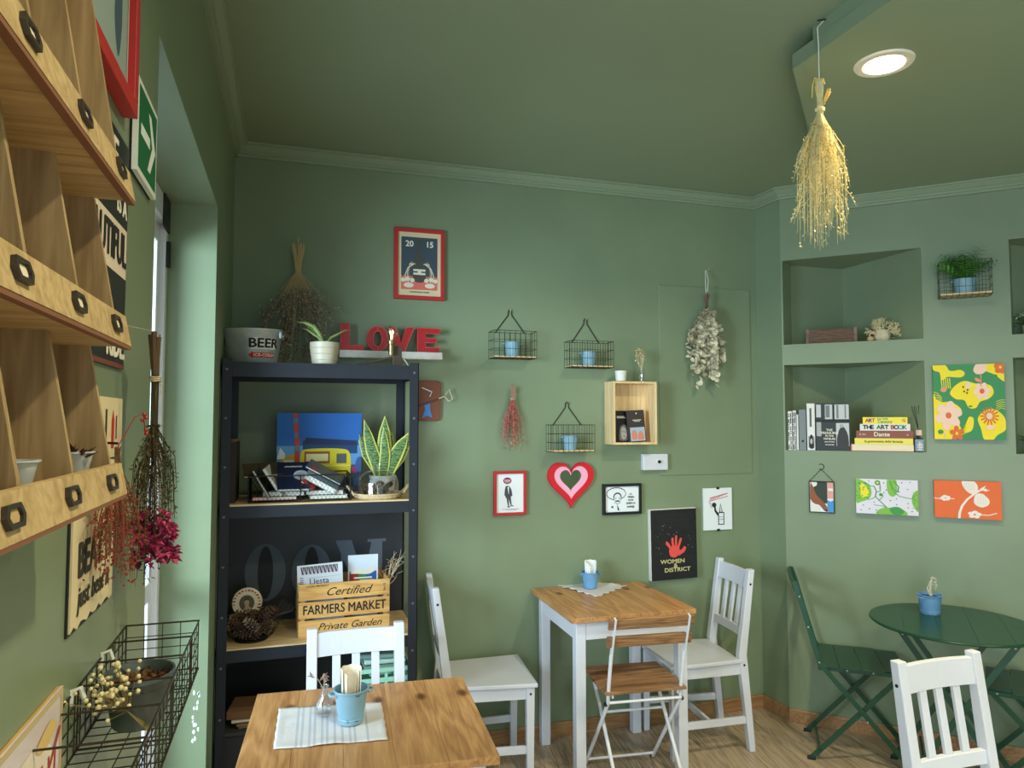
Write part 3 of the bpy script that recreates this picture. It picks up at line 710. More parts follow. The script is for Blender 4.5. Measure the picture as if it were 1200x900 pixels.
loc, w_, h_ = wrect('back', 707, 567, 752, 603, .018)
t = thing('framed_print', 'black framed ink drawing of a moustached man in a wide sombrero', 'picture', loc, 0)
mframe(t, w_, h_, .014, .02, blackp); MB().box(-w_/2+.011, w_/2-.011, -.010, -.002, .011, h_-.011).build('sheet', paperw, t)
K0 = (40, 40, 44); PW = (228, 232, 238)
sh = [(K0, ell(.35, .68, .255, .21)), (PW, ell(.35, .68, .24, .185)), (K0, ell(.38, .56, .11, .16)), (PW, ell(.38, .53, .09, .145)), (K0, [rc(.30, .50, .35, .515), rc(.41, .50, .46, .515), rc(.31, .545, .355, .56), rc(.405, .545, .45, .56)]),
      (K0, ell(.38, .44, .07, .022)), (K0, stroke([(.30, .40), (.38, .34), (.46, .40)], .012)), (K0, [(.37, .33), (.43, .13), (.38, .15)]), (K0, [ell(.245+.05*math.cos(PI/2+k*4*PI/5)*0, .25, .001, .001) for k in range(1)]),
      (K0, [(.245+.045*math.cos(PI/2+k*PI/5)*(1 if k % 2 == 0 else .42), .25+.055*math.sin(PI/2+k*PI/5)*(1 if k % 2 == 0 else .42)) for k in range(10)]),
      (K0, [rc(.13+.07*i, .74+.10*math.sin((i+.5)*PI/7), .14+.07*i, .79+.10*math.sin((i+.5)*PI/7)) for i in range(7)])]
sh += [(K0, [ell(x, y, .012) for x in (.10, .90) for y in (.12, .88)])]
art(t, sh, w_, h_, -.0105)
for k, (tx_, z) in enumerate((('LA', .66), ('TIERRA', .56), ('ES DE', .46), ('QUIEN LA', .36), ('trabaja', .25))):
    text(t, tx_, .012 if k < 4 else .016, (w_*.22, -.0135, h_*z), ink, bold=.0002)

loc, w_, h_ = wrect('back', 763, 596, 817, 679, .03)
t = thing('canvas', 'black canvas with a red handprint above pale hand-painted capitals', 'picture', loc, 0, rot=(0, -.012, 0))
MB().box(-w_/2, w_/2, -.028, -.001, 0, h_).build('stretched_canvas', mat('raw_canvas_edge', (216, 214, 206), .9), t, bevel=.001)
m = MB(); m.box(-w_/2+.003, w_/2, -.0292, -.0285, 0, h_-.004); m.build('painted_face', mat('black_canvas_paint', (24, 24, 27), .6, var=.3, scale=30, bump=.5, bscale=80), t)
RD = (226, 78, 72); sh = [(RD, blob([(.40, .36), (.44, .32), (.53, .31), (.60, .36), (.62, .43), (.58, .47), (.46, .47), (.40, .43)])), (RD, stroke([(.60, .36), (.70, .40), (.73, .43)], .06)), (RD, stroke([(.43, .44), (.38, .49), (.34, .52)], .05)),
      (RD, stroke([(.49, .45), (.47, .52), (.47, .57)], .045)), (RD, stroke([(.54, .45), (.545, .54), (.55, .60)], .045)), (RD, stroke([(.59, .45), (.63, .52), (.65, .56)], .045)), (RD, [ell(.35, .52, .025, .016), ell(.47, .575, .022, .016), ell(.55, .605, .022, .016), ell(.65, .565, .022, .016), ell(.735, .435, .03, .018)])]
rr_ = random.Random(8); sh.append(((196, 196, 190), [ell(rr_.uniform(.1, .9), rr_.uniform(.35, .78), .006, .004, 5) for _ in range(22)])); sh.append(((58, 56, 58), [q for k in range(6) for q in stroke([(.15, .90-.035*k), (.5, .93-.035*k), (.85, .9-.035*k)], .004)]))
art(t, sh, w_, h_, -.0295)
gold = mat('ink_gold', (206, 196, 140), .7)
for s_, z, x in (('WOMEN', .255, .46), ('&', .195, .52), ('DISTRICT', .135, .56)):
    text(t, s_, .030, (w_*(x-.5), -.0325, h_*z), gold, wide=1.25, bold=.0006)

loc, w_, h_ = wrect('back', 825, 572, 858, 621, .012)
t = thing('unframed_print', 'white unframed print of a hand-held tube under red script, near the corner', 'picture', loc, 0)
MB().box(-w_/2, w_/2, -.010, -.001, 0, h_).build('sheet', paperw, t); 
for z in (0, h_): MB().box(-.008, .008, -.014, -.010, z-.006, z+.006).build('clip', steelb, t)
RK = (206, 60, 76)
sh = [(K0, rc(.50, .12, .72, .42)), (PW, rc(.53, .14, .69, .40)), (K0, [rc(.53, .30, .69, .31), rc(.53, .24, .69, .25)]), (K0, [(.54, .42), (.66, .42), (.63, .52), (.585, .64), (.555, .52)]), (PW, [(.575, .43), (.63, .43), (.61, .52), (.585, .60), (.575, .52)]),
      (K0, stroke([(.50, .36), (.40, .46), (.38, .58)], .06)), (K0, ell(.36, .60, .08, .055)), (K0, [q for a in range(5) for q in stroke([(.18+.02*a, .66-.03*a), (.24+.01*a, .655-.03*a)], .01)]),
      (RK, [q for k in range(9) for q in stroke([(.2+.07*k, .70+.018*k), (.25+.07*k, .78+.012*k), (.28+.07*k, .71+.018*k)], .014)]), (RK, stroke([(.18, .69), (.85, .80)], .012)), (RK, stroke([(.2, .77), (.8, .86)], .01))]
art(t, sh, w_, h_, -.0103)

# heart mirror
loc, w_, h_ = wrect('back', 642, 540, 696, 598, .015)
t = thing('heart_mirror', 'heart-shaped wall mirror in a red and pink painted frame', 'mirror', loc, 0)
def heart(s, dz=0, n=40):
    q = []
    for i in range(n):
        a = 2*PI*i/n; x = 16*math.sin(a)**3/17.; z = (13*math.cos(a)-5*math.cos(2*a)-2*math.cos(3*a)-math.cos(4*a))/17.
        q.append((x*w_/2*s*1.06, h_*.585+z*h_*.545*s+dz))
    return q
def hring(a, b, y0, y1, m, nm):
    n = len(a); mb = MB(); vs = [(x, y0, z) for x, z in a]+[(x, y0, z) for x, z in b]+[(x, y1, z) for x, z in a]+[(x, y1, z) for x, z in b]; fs = []
    for i in range(n):
        j = (i+1) % n; fs += [(i, j, n+j, n+i), (i, 2*n+i, 2*n+j, j), (n+i, n+j, 3*n+j, 3*n+i)]
    mb.add(vs, fs); mb.build(nm, m, t)
hring(heart(1), heart(.74, .006), -.018, 0, mat('heart_red', (206, 20, 40), .5), 'outer_frame')
hring(heart(.74, .006), heart(.48, .012), -.015, 0, mat('heart_pink', (240, 170, 196), .5), 'inner_frame')
MB().prism(heart(.485, .012), -.009, -.004).build('mirror_glass', mirror, t)

# thermostat
loc, w_, h_ = wrect('back', 754, 532, 783, 551, .03)
t = thing('thermostat', 'white boxy thermostat with a black dial below the birch wall box', 'thermostat', loc, 0)
m = MB(); m.box(-w_/2, w_/2, -.03, 0, 0, h_); m.build('housing', white, t, bevel=.004)
m = MB(); m.lathe([(.016, 0), (.016, .004), (.0001, .004)], 20, M=Matrix.Translation((w_*.12, -.03, h_*.52)) @ Matrix.Rotation(PI/2, 4, 'X')); m.build('dial_ring', mat('dial_white', (222, 222, 222), .4), t)
m = MB(); m.lathe([(.009, 0), (.008, .008), (.0001, .008)], 16, M=Matrix.Translation((w_*.12, -.034, h_*.52)) @ Matrix.Rotation(PI/2, 4, 'X')); m.build('dial', blackp, t)

# three hanging wire baskets with buckets
def grid_basket(t, w_, d_, h_, nx, nd, nz, r, m, rim=None):
    mb = MB(); rim = rim or r*1.5
    def L(a, b, rr=r): mb.tube([a, b], rr, 4)
    for k in range(nz+1):
        z = h_*k/nz; rr = rim if k in (0, nz) else r
        L((-w_/2, 0, z), (w_/2, 0, z), rr); L((-w_/2, -d_, z), (w_/2, -d_, z), rr); L((-w_/2, 0, z), (-w_/2, -d_, z), rr); L((w_/2, 0, z), (w_/2, -d_, z), rr)
    for i in range(nx+1):
        x = -w_/2+w_*i/nx; L((x, 0, 0), (x, 0, h_)); L((x, -d_, 0), (x, -d_, h_)); L((x, 0, 0), (x, -d_, 0))
    for i in range(1, nd):
        y = -d_*i/nd
        for s in (-1, 1): L((s*w_/2, y, 0), (s*w_/2, y, h_))
        L((-w_/2, y, 0), (w_/2, y, 0))
    mb.build('wire_grid', m, t)
def wall_basket(px0, top, px1, bot, hook, label, blabel, twig):
    d_ = .10; loc, w_, h_ = wrect('back', px0, top, px1, bot, d_)
    hz = onY((px0+px1)/2-4, hook, YB).z-loc.z
    t = thing('wire_basket', label, 'basket', loc, 0, 'black wire wall baskets with blue buckets')
    grid_basket(t, w_, d_, h_, 8, 3, 3, .0011, wire)
    MB().box(-w_/2+.003, w_/2-.003, -d_+.003, -.002, .0015, .0075).build('base_board', birch, t)
    mb = MB(); y = -.004; mb.tube([(-.078, y, h_), (-.010, y, hz-.030), (-.008, y, hz-.006), (0, y, hz), (.008, y, hz-.006), (.010, y, hz-.030), (.078, y, h_)], .0022, 5); mb.build('hanger', wire, t)
    mb = MB(); mb.lathe([(.003, 0), (.003, .012), (.005, .0125), (.005, .014)], 8, M=Matrix.Translation((0, 0, hz-.006)) @ Matrix.Rotation(PI/2, 4, 'X')); mb.build('hook_screw', chrome, t)
    b = thing('planter_bucket', blabel, 'bucket', (loc.x-.002, loc.y-.052, loc.z+.008), 0, 'small blue buckets in the wall baskets')
    bucket(b, .040, .031, .074, bluez)
    MB().lathe([(.036, .062), (.0001, .066)], 16).build('soil', soil, b)
    if twig:
        mb = MB(); rr_ = random.Random(twig)
        for i in range(4): mb.tube([(rr_.uniform(-.01, .01), 0, .06), (rr_.uniform(-.02, .02), rr_.uniform(-.01, .01), .075+.012*rr_.random())], .0014, 4)
        mb.build('twig', twigm, b)
wall_basket(579, 387.5, 629, 419, 363, 'black wire wall basket, leftmost of the upper pair', 'pale blue bucket in the left upper wall basket', 0)
wall_basket(670, 399.5, 719, 430, 374, 'black wire wall basket, right of the upper pair, beside the birch box', 'pale blue bucket in the right upper wall basket', 3)
wall_basket(648, 498, 697, 529.5, 471, 'black wire wall basket hanging lowest, above the heart mirror', 'pale blue bucket in the lowest wall basket, above the heart', 5)

# birch wall box with books, pot and vase
a = onY(708.5, 480, YB); rx = ray(719, 480); yf = a.x*rx[1]/rx[0]; dd = YB-yf
p0, p1 = onY(719, 484, yf), onY(770, 484, yf); zt, zb = onY(744, 447, yf).z, onY(744, 521, yf).z
bw, bh = p1.x-p0.x, zt-zb; bx = (p0.x+p1.x)/2
t = thing('wall_box', 'open birch plywood box shelf fixed to the back wall', 'shelf', (bx, YB, zb), 0)
th = .011
for nm, b in (('side_panel', (-bw/2, -bw/2+th, -dd, 0, 0, bh)), ('side_panel', (bw/2-th, bw/2, -dd, 0, 0, bh)), ('bottom_panel', (-bw/2+th, bw/2-th, -dd, 0, 0, th)), ('top_panel', (-bw/2+th, bw/2-th, -dd, 0, bh-th, bh)), ('back_panel', (-bw/2+th, bw/2-th, -.008, 0, th, bh-th))):
    MB().box(*b).build(nm, birch, t, bevel=.001)
print('wallbox', bw, bh, dd)
def book(name, label, loc, w_, h_, d_, cov, rot=(0, 0, 0), group=None, pages=True, spine_side=-1, cat='book'):
    """upright book: x = cover width, y = thickness, z = height; front cover faces -y"""
    t = thing(name, label, cat, loc, 0, group, rot=rot)
    m = MB(); m.box(-w_/2, w_/2, -d_, -d_+.0015, 0, h_); m.box(-w_/2, w_/2, -.0015, 0, 0, h_); x = spine_side*w_/2; m.box(min(x, x-spine_side*.0015), max(x, x-spine_side*.0015), -d_+.0015, -.0015, 0, h_); m.build('cover', cov, t)
    m = MB(); e = .002; m.box(-w_/2+(.0016 if spine_side < 0 else e), w_/2-(e if spine_side < 0 else .0016), -d_+.0016, -.0016, e, h_-e); m.build('pages', mat('page_block', (226, 220, 204), .9), t)
    return t
bkc = mat('black_book_cover', (30, 28, 30), .4); drk = mat('dark_brown_cover', (52, 44, 44), .45)
bt = book('book', 'black paperback with a grey portrait photograph, left in the birch box', (bx-.042, YB-dd+.065, zb+th+.0005), .092, .165, .012, bkc, rot=(-.12, 0, .10))
art(bt, [((120, 120, 120), blob([(.2, .1), (.25, .35), (.35, .5), (.6, .55), (.8, .42), (.85, .2), (.7, .05), (.3, .04)])), ((190, 188, 184), blob([(.35, .15), (.35, .38), (.5, .48), (.68, .40), (.70, .2), (.5, .08)])), ((48, 46, 46), [ell(.45, .33, .05, .012), ell(.62, .32, .05, .012), ell(.54, .18, .07, .012)]), ((214, 212, 208), [rc(.12, .80, .62, .825), rc(.12, .76, .9, .785)])], .092, .165, -.0122)
bt = book('notebook', 'dark spiral notebook with a pale painted card, right in the birch box', (bx+.030, YB-dd+.045, zb+th+.0005), .100, .168, .012, drk, rot=(-.10, -.05, -.05))
art(bt, [((158, 178, 196), rc(.12, .03, .95, .46)), ((206, 128, 104), blob([(.2, .10), (.2, .28), (.3, .38), (.45, .34), (.5, .2), (.45, .08)])), ((206, 128, 104), blob([(.55, .08), (.58, .28), (.72, .34), (.85, .25), (.88, .08)])), ((222, 214, 206), [rc(.3, .68, .8, .70), rc(.38, .64, .72, .655), ell(.55, .90, .04, .03, 6)])], .100, .168, -.0122)
mb = MB()
for k in range(16): mb.tube([(-.05+.004*math.cos(a_*PI/3), -.006+.007*math.sin(a_*PI/3), .008+k*.0102) for a_ in range(6)], .0006, 3, closed=True)
mb.build('spiral', steelb, bt)
t = thing('plant_pot', 'small white textured pot on top of the birch wall box', 'pot', (onY(728, 446, yf+.03).x, yf+.035, zb+bh), 0)
m = MB(); m.lathe([(.020, 0), (.026, .004), (.031, .052), (.031, .056), (.028, .056), (.026, .045), (.0001, .045)], 20); m.build('pot', mat('white_dimpled_ceramic', (228, 226, 222), .6, bump=1, bscale=70), t, smooth=True)
m = MB(); rr_ = random.Random(6)
for i in range(16): m.leaf((rr_.uniform(-.018, .018), rr_.uniform(-.018, .018), .046), (rr_.gauss(0, .5), rr_.gauss(0, .5), .6), .018, .009)
m.build('succulent', mat('grey_brown_leaf', (110, 96, 84), .8), t)
t = thing('bud_vase', 'clear glass vase of yellow dried flowers on top of the birch wall box', 'vase', (onY(752.5, 446, yf+.03).x, yf+.035, zb+bh), 0)
m = MB(); m.lathe([(.012, 0), (.014, .003), (.014, .05), (.011, .062), (.012, .066), (.0105, .066), (.0095, .06), (.0125, .048), (.0125, .004), (.0001, .003)], 16); m.build('bottle', glass, t, smooth=True)
m = MB(); m2 = MB(); rr_ = random.Random(13)
for i in range(12):
    tp = Vector((rr_.uniform(-.032, .030), rr_.uniform(-.02, .02), rr_.uniform(.09, .17))); m.tube([(rr_.uniform(-.006, .006), 0, .005), (0, 0, .06), tp*.8, tp], .0008, 3)
    for j in range(9): m2.leaf(tp+Vector((rr_.gauss(0, .004), rr_.gauss(0, .004), rr_.gauss(0, .012))), (rr_.gauss(0, 1), rr_.gauss(0, 1), rr_.gauss(0, 1)), .013, .009, mi=j % 2)
m.build('stem', twigm, t); m2.build('dried_flower', [mat('ochre_petal', (196, 160, 78), .8), mat('cream_petal', (228, 216, 186), .8)], t)

# eucalyptus bunch
nail = onY(824, 318, YB); cx = onY(834, 400, YB-.08)
t = thing('dried_bunch', 'large bunch of pale dried eucalyptus leaves hung on a white string from a nail', 'dried flowers', (cx.x-.012, YB-.055, onY(826, 342, YB-.05).z), 0)
top_ = nail-Vector(t.location); m = MB(); m.tube([(top_.x, -.0, top_.z), (top_.x, .03, top_.z)], .002, 6); m.ball((top_.x, -.002, top_.z), .007, 8); m.build('nail', chrome, t)
m = MB(); m.tube([(top_.x-.003, .03, top_.z), (top_.x*.4-.012, 0, top_.z*.5), (-.003, 0, -.03)], .0018, 5); m.tube([(top_.x+.004, .03, top_.z), (top_.x*.4+.006, 0, top_.z*.5), (.003, 0, -.03)], .0018, 5); m.build('string', mat('white_string', (232, 228, 216), .9), t)
tp = bunch(t, .52, .235, 15, .085, mat('brown_twig', (128, 100, 84), .8), 21, dep=.4, stem_r=.0024, curve=.85, uneven=.35, top=.02)
m = MB(); rr_ = random.Random(22); nl = 0
for p in tp:
    for k in range(18):
        f = .10+.9*k/17; q = p[1].lerp(p[2], f/.5) if f < .5 else p[2].lerp(p[3], (f-.5)/.5)
        for s in (-1, 1):
            a = rr_.uniform(0, 2*PI); d_ = Vector((math.cos(a), -abs(math.sin(a))*.8-.1, rr_.uniform(-.9, .35))).normalized(); u = Vector((rr_.gauss(0, 1), rr_.gauss(0, 1), rr_.gauss(0, 1))).normalized()
            R_ = rr_.uniform(.014, .024)*(1-.2*f); c0 = q+d_*R_*1.1; sd = d_.cross(u)
            if sd.length < .1: continue
            sd.normalize(); nn = sd.cross(d_)*R_*.25; pts = [c0+d_*R_*math.cos(2*PI*i/8)+sd*R_*math.sin(2*PI*i/8)+nn*math.sin(2*PI*i/8)**2 for i in range(8)]
            m.add(pts+[c0-nn*.15], [(i, (i+1) % 8, 8) for i in range(8)], rr_.choice((0, 0, 1, 2)))
m.build('leaves', [mat('eucalyptus_cream', (226, 218, 192), .75), mat('eucalyptus_olive', (212, 204, 172), .75), mat('eucalyptus_grey', (166, 160, 138), .8)], t, kind='stuff')

# red dried bunch
loc = onY(601, 452, YB-.03)
t = thing('dried_bunch', 'small bunch of coral red dried sprigs hung between two wall baskets', 'dried flowers', (loc.x, YB-.03, loc.z), 0)
tp = bunch(t, .32, .125, 30, .07, mat('pink_stem', (196, 140, 124), .8), 31, dep=.4, stem_r=.0013, curve=.8, top=.012, uneven=.35)
tie_ring(t, -.07, .014, twine, False); m = MB(); rr_ = random.Random(32)
for p in tp:
    for k in range(16):
        f = k/15; q = p[1].lerp(p[2], f/.5) if f < .5 else p[2].lerp(p[3], (f-.5)/.5); m.leaf(q, (rr_.gauss(0, 1), rr_.gauss(0, 1), rr_.gauss(-.4, 1)), rr_.uniform(.010, .017), .009, mi=rr_.choice((0, 0, 0, 1)))
m.build('sprigs', [mat('coral_sprig', (196, 76, 74), .8), mat('blush_sprig', (222, 158, 140), .8)], t, kind='stuff')
MB().tube([(0, .03, .006), (0, -.004, .004)], .002, 6).build('nail', chrome, t)

# grey brown bunch behind the bucket
loc = onY(350, 290, YB-.08)
t = thing('dried_bunch', 'wide greyish brown dried flower bunch hung above the steel tub on the shelving', 'dried flowers', (loc.x, YB-.09, onY(352, 284, YB-.09).z), 0)
tp = bunch(t, .60, .42, 64, .14, mat('tan_stem', (190, 164, 122), .8), 41, dep=.30, stem_r=.0016, curve=.5, top=.03, uneven=.5, neck=.012)
MB().tube([(0, .09, .02), (-.002, 0, .022), (-.003, 0, -.03)], .0014, 5).build('string', twine, t)
m = MB(); rr_ = random.Random(42)
for p in tp:
    for k in range(12):
        f = .45+.55*rr_.random(); q = p[1].lerp(p[2], f/.5) if f < .5 else p[2].lerp(p[3], (f-.5)/.5); q = q+Vector((rr_.gauss(0, .010), rr_.gauss(0, .006), rr_.gauss(0, .010)))
        for j in range(3): m.leaf(q, (rr_.gauss(0, 1), rr_.gauss(0, 1), rr_.gauss(0, 1)), rr_.uniform(.009, .016), .009, mi=rr_.choice((0, 0, 1)))
m.build('flower_heads', [mat('grey_brown_petal', (142, 130, 118), .9), mat('mauve_grey_petal', (204, 192, 186), .9)], t, kind='stuff')

# LOVE shelf
a, b = onY(398, 412, YB-.09), onY(518.5, 424, YB-.09); zt = onY(458, 411.5, YB-.09).z; zb_ = onY(458, 420, YB-.09).z
sw_ = b.x-a.x; t = thing('floating_shelf', 'thin white floating shelf carrying the red letters', 'shelf', ((a.x+b.x)/2, YB, zb_), 0)
MB().box(-sw_/2, sw_/2, -.09, -.0005, 0, zt-zb_).build('board', mat('white_painted_wood', (224, 222, 218), .6, var=.1, scale=30), t, bevel=.002)
pk = mat('letter_edge', (232, 120, 120), .5)  # pale tubes paint the highlight along the letters' front edges
def letter(ch, px0, px1, ztop, polys):
    y0 = YB-.078; A, Bq = onY(px0, 400, y0), onY(px1, 400, y0); hh = ztop; w_ = Bq.x-A.x
    t = thing('letter_%s' % ch.lower(), 'red three-dimensional letter %s on the white floating shelf' % ch, 'letter', ((A.x+Bq.x)/2, YB-.025, zt+.0003), 0, None)
    m = MB(); rim = MB()
    for q in polys:
        q = [((x-.5)*w_, z*hh) for x, z in q]; m.prism(q, -.035, .0); rim.tube([(x, -.0355, z) for x, z in q], .0014, 4, closed=True)
    m.build('body', redp, t, bevel=.001); rim.build('edge', pk, t)
lh = onY(412, 379, YB-.06).z-zt
letter('L', 399, 427, lh, [[(0, 0), (1, 0), (1, .2), (.38, .2), (.38, 1), (0, 1)]])
n = 18; out = ell(.5, .5, .5, .5, n*2)
def half(a0, a1):
    q = [(.5+.5*math.cos(a0+(a1-a0)*i/n), .5+.5*math.sin(a0+(a1-a0)*i/n)) for i in range(n+1)]; return q+[(.5+.2*math.cos(a1+(a0-a1)*i/n), .5+.3*math.sin(a1+(a0-a1)*i/n)) for i in range(n+1)]
letter('O', 430, 456, lh*.93, [half(PI/2, 3*PI/2), half(-PI/2, PI/2)])
letter('V', 455, 486, lh*.93, [[(.36, 0), (.64, 0), (1, 1), (.70, 1), (.5, .36), (.30, 1), (0, 1)]])
letter('E', 490, 516, lh*.93, [[(0, 0), (1, 0), (1, .22), (.36, .22), (.36, .40), (.85, .40), (.85, .60), (.36, .60), (.36, .78), (1, .78), (1, 1), (0, 1)]])

# brown wall plaque with a key and a blue tail
loc, w_, h_ = wrect('back', 487, 446, 516, 493, .02)
t = thing('wall_plaque', 'brown sardine-tin plaque with a wire key and blue fish tail, half behind the shelving', 'wall decoration', loc, 0, rot=(0, .03, 0))
br = mat('plaque_brown', (122, 66, 44), .5, var=.15, scale=10)
q = []
for cx_, cz_, a0 in ((w_/2-.02, .02, -PI/2), (w_/2-.02, h_-.02, 0), (-w_/2+.02, h_-.02, PI/2), (-w_/2+.02, .02, PI)):
    q += [(cx_+.02*math.cos(a0+i*PI/8), cz_+.02*math.sin(a0+i*PI/8)) for i in range(5)]
MB().prism(q, -.018, 0).build('board', br, t, bevel=.002)
MB().prism([(-w_/2, h_*.38), (w_*.42, h_*.58), (w_*.42, h_*.53), (-w_/2, h_*.30)], -.023, -.0185).build('rolled_lid', mat('plaque_dark', (84, 44, 32), .5), t)
MB().prism([(-.022, h_*.40), (.006, h_*.44), (.010, h_*.26), (.022, h_*.07), (-.004, h_*.12), (-.030, h_*.06), (-.016, h_*.26)], -.022, -.0185).build('fish_tail', mat('fish_blue', (60, 122, 190), .5), t)
m = MB(); m.tube([(w_*.40, -.024, h_*.56), (w_*.62, -.030, h_*.62), (w_*.80, -.030, h_*.50), (w_*.95, -.030, h_*.56), (w_*.80, -.030, h_*.80), (w_*.66, -.030, h_*.66)], .0028, 6); m.build('key', mat('pale_wire', (216, 200, 172), .4), t)
m = MB(); m.tube([(-w_*.3, -.022, h_*.82), (w_*.12, -.022, h_*.72), (w_*.04, -.022, h_*.60)], .0026, 5); m.build('clock_hand', paperw, t)
# ============================================================ black metal shelving
BX0, BX1, BY0, BY1 = -.256, .512, 2.95, 3.35
BC = ((BX0+BX1)/2, (BY0+BY1)/2); bw2, bd2 = (BX1-BX0)/2, (BY1-BY0)/2
t = thing('shelving_unit', 'tall black metal shelving unit with wooden boards in the left corner', 'shelves', (*BC, 0), 0)
for sx in (-1, 1):
    for sy in (-1, 1):
        m = MB(); x, y = sx*bw2, sy*bd2; m.box(min(x, x-sx*.038), max(x, x-sx*.038), min(y, y-sy*.003), max(y, y-sy*.003), 0, 1.842); m.box(min(x, x-sx*.003), max(x, x-sx*.003), min(y, y-sy*.038), max(y, y-sy*.038), 0, 1.842); o = m.build('post', steelb, t)
        if sy < 0:
            for k in range(10):
                m = MB(); zz = .09+k*.19; m.lathe([(.0055, 0), (.0045, .003), (.0001, .003)], 8, M=Matrix.Translation((x-sx*.019, y, zz)) @ Matrix.Rotation(PI/2, 4, 'X')); m.build('bolt', mat('bolt_steel', (120, 124, 132), .35, metal=.8), o)
lev = [(1.83, 'top'), (1.275, 'w'), (.728, 'w'), (.19, 'w')]
for z, kd in lev:
    for sy in (-1, 1):
        m = MB(); y = sy*(bd2-.0045); m.box(-bw2+.004, bw2-.004, y-.0015, y+.0015, z-.058 if kd == 'top' else z-.052, z-.006); m.box(-bw2+.004, bw2-.004, min(y, y-sy*.02), max(y, y-sy*.02), z-.008, z-.0062); m.build('beam', steelb, t)
    for sx in (-1, 1):
        m = MB(); x = sx*(bw2-.0045); m.box(x-.0015, x+.0015, -bd2+.006, bd2-.006, z-.052, z-.006); m.build('beam', steelb, t)
    m = MB(); m.box(-bw2+.004, bw2-.004, -bd2+.004, bd2-.004, z-.006, z); m.build('shelf_board', steelb if kd == 'top' else oak, t)
MB().bar((-.05, bd2-.006, .69), (-.34, bd2-.006, .28), .02, .003, side=(0, 0, 1)).build('brace', steelb, t)
MB().box(-bw2+.004, bw2-.004, bd2-.012, bd2-.009, .19, .68).build('back_panel', mat('dark_fill_panel', (22, 22, 26), .6), t)  # black panel added to darken the bottom compartment
# slate board with letters
t = thing('sign_board', 'dark slate board with big faded letters OOM behind the crate on the shelving', 'sign', (BC[0], BY1-.018, .7285), 0)
bdw = 2*bw2-.012; bh_ = .485; slate = (34, 38, 46); GL = (84, 94, 108)
MB().box(-bdw/2, bdw/2, -.008, 0, 0, bh_).build('board', mat('slate_board', slate, .45, var=.1, scale=6), t)
def upx(x, y): p = onY(x, y, BY1-.026); return ((p.x-BC[0])/bdw+.5, (p.z-.7285)/bh_)
o1, o2, m0, m1 = upx(311, 671), upx(365, 671), upx(393, 634), upx(448, 628)
ht = upx(365, 638)[1]-o2[1]; wO = (upx(388, 670)[0]-o2[0]); s2 = []
for c in (o1, o2): s2 += [(GL, ell(c[0], c[1], wO, ht, 28, a=0)), (slate, ell(c[0], c[1], wO*.38, ht*.92, 28, a=0))]
mw = m1[0]-m0[0]; yt = (m0[1]+m1[1])/2-.01; yb_ = o2[1]-ht
def MM(u, v): return (m0[0]+mw*u, yb_+(yt-yb_)*v)
s2 += [(GL, [MM(0, 1), MM(.34, 1), MM(.62, .30), MM(.52, .02)]), (GL, [MM(.12, .95), MM(.17, .95), MM(.17, 0), MM(.12, 0)]), (GL, [MM(.55, .12), MM(.60, .22), MM(.84, 1), MM(.78, 1)]), (GL, [MM(.76, 0), MM(1.0, 0), MM(1.0, 1), MM(.76, 1)]), (GL, [MM(0, 0), MM(.28, 0), MM(.28, .05), MM(0, .05)]), (GL, [MM(.68, .95), MM(1.08, .95), MM(1.08, 1), MM(.68, 1)])]
art(t, s2, bdw, bh_, -.0082)

# ---- on top of the shelving
ZT = 1.8305
t = thing('steel_tub', 'oval galvanised steel tub printed BEER on top of the black shelving', 'bucket', (-.150, 3.085, ZT), -.14)
prof = [(.058, 0), (.060, .003), (.071, .135), (.073, .137), (.073, .141), (.071, .142), (.069, .139), (.057, .006), (.0001, .006)]
m = MB(); m.lathe(prof, 36, sx=1.62, sy=1); m.build('tub', galv, t, smooth=True)
for s in (-1, 1):
    m = MB(); m.tube([(s*.112, -.03, .118), (s*.128, -.028, .112), (s*.132, 0, .098), (s*.128, .028, .112), (s*.112, .03, .118)], .003, 6); m.build('handle', chrome, t, smooth=True)
    m = MB(); m.box(min(s*.108, s*.1165), max(s*.108, s*.1165), -.038, .038, .105, .13); m.build('handle_plate', galv, t)
def curved_label(parent, a0, a1, z0, z1, m, name, off=.0006, body=None, size=.03, tm=None, wide=1):
    mb = MB(); n = 12; vs = []
    for i in range(n+1):
        a = a0+(a1-a0)*i/n
        for z in (z0, z1):
            r = .060+(.011*z/.135)+off; vs.append((r*1.62*math.cos(a), r*math.sin(a), z))
    mb.add(vs, [(2*i, 2*i+2, 2*i+3, 2*i+1) for i in range(n)]); mb.build(name, m, parent)
def wrap_text(parent, body, size, amid, z, m, off, wide=1, bold=.001):
    o = text(parent, body, size, (0, 0, 0), m, rot=(0, 0, 0), bold=bold, wide=wide)
    for v in o.data.vertices:
        x, zz, dep = v.co.x, v.co.y, v.co.z; a = amid+x/.088; zf = z+zz; r = .060+(.011*zf/.135)+off+dep
        v.co = (r*1.62*math.cos(a), r*math.sin(a), zf)
    return o
wl = mat('label_white', (226, 224, 216), .7); am = -PI/2+.50
curved_label(t, am-.46, am+.52, .058, .104, wl, 'label_panel')
wrap_text(t, 'BEER', .052, am+.03, .081, ink, .0014, wide=.92, bold=.0014)
curved_label(t, am-.40, am+.50, .024, .044, mat('label_red', (196, 26, 34), .6), 'arrow_band')
m = MB(); r = .0625; vs = []
for a, z in ((am-.56, .034), (am-.40, .048), (am-.40, .020)): vs.append(((.060+.011*z/.135+.0007)*1.62*math.cos(a), (.060+.011*z/.135+.0007)*math.sin(a), z))
m.add(vs, [(0, 2, 1)]); m.build('arrow_head', mat('label_red', (196, 26, 34), .6), t)
wrap_text(t, 'ICE-COLD', .016, am+.05, .034, fk, .0012, bold=.0003)
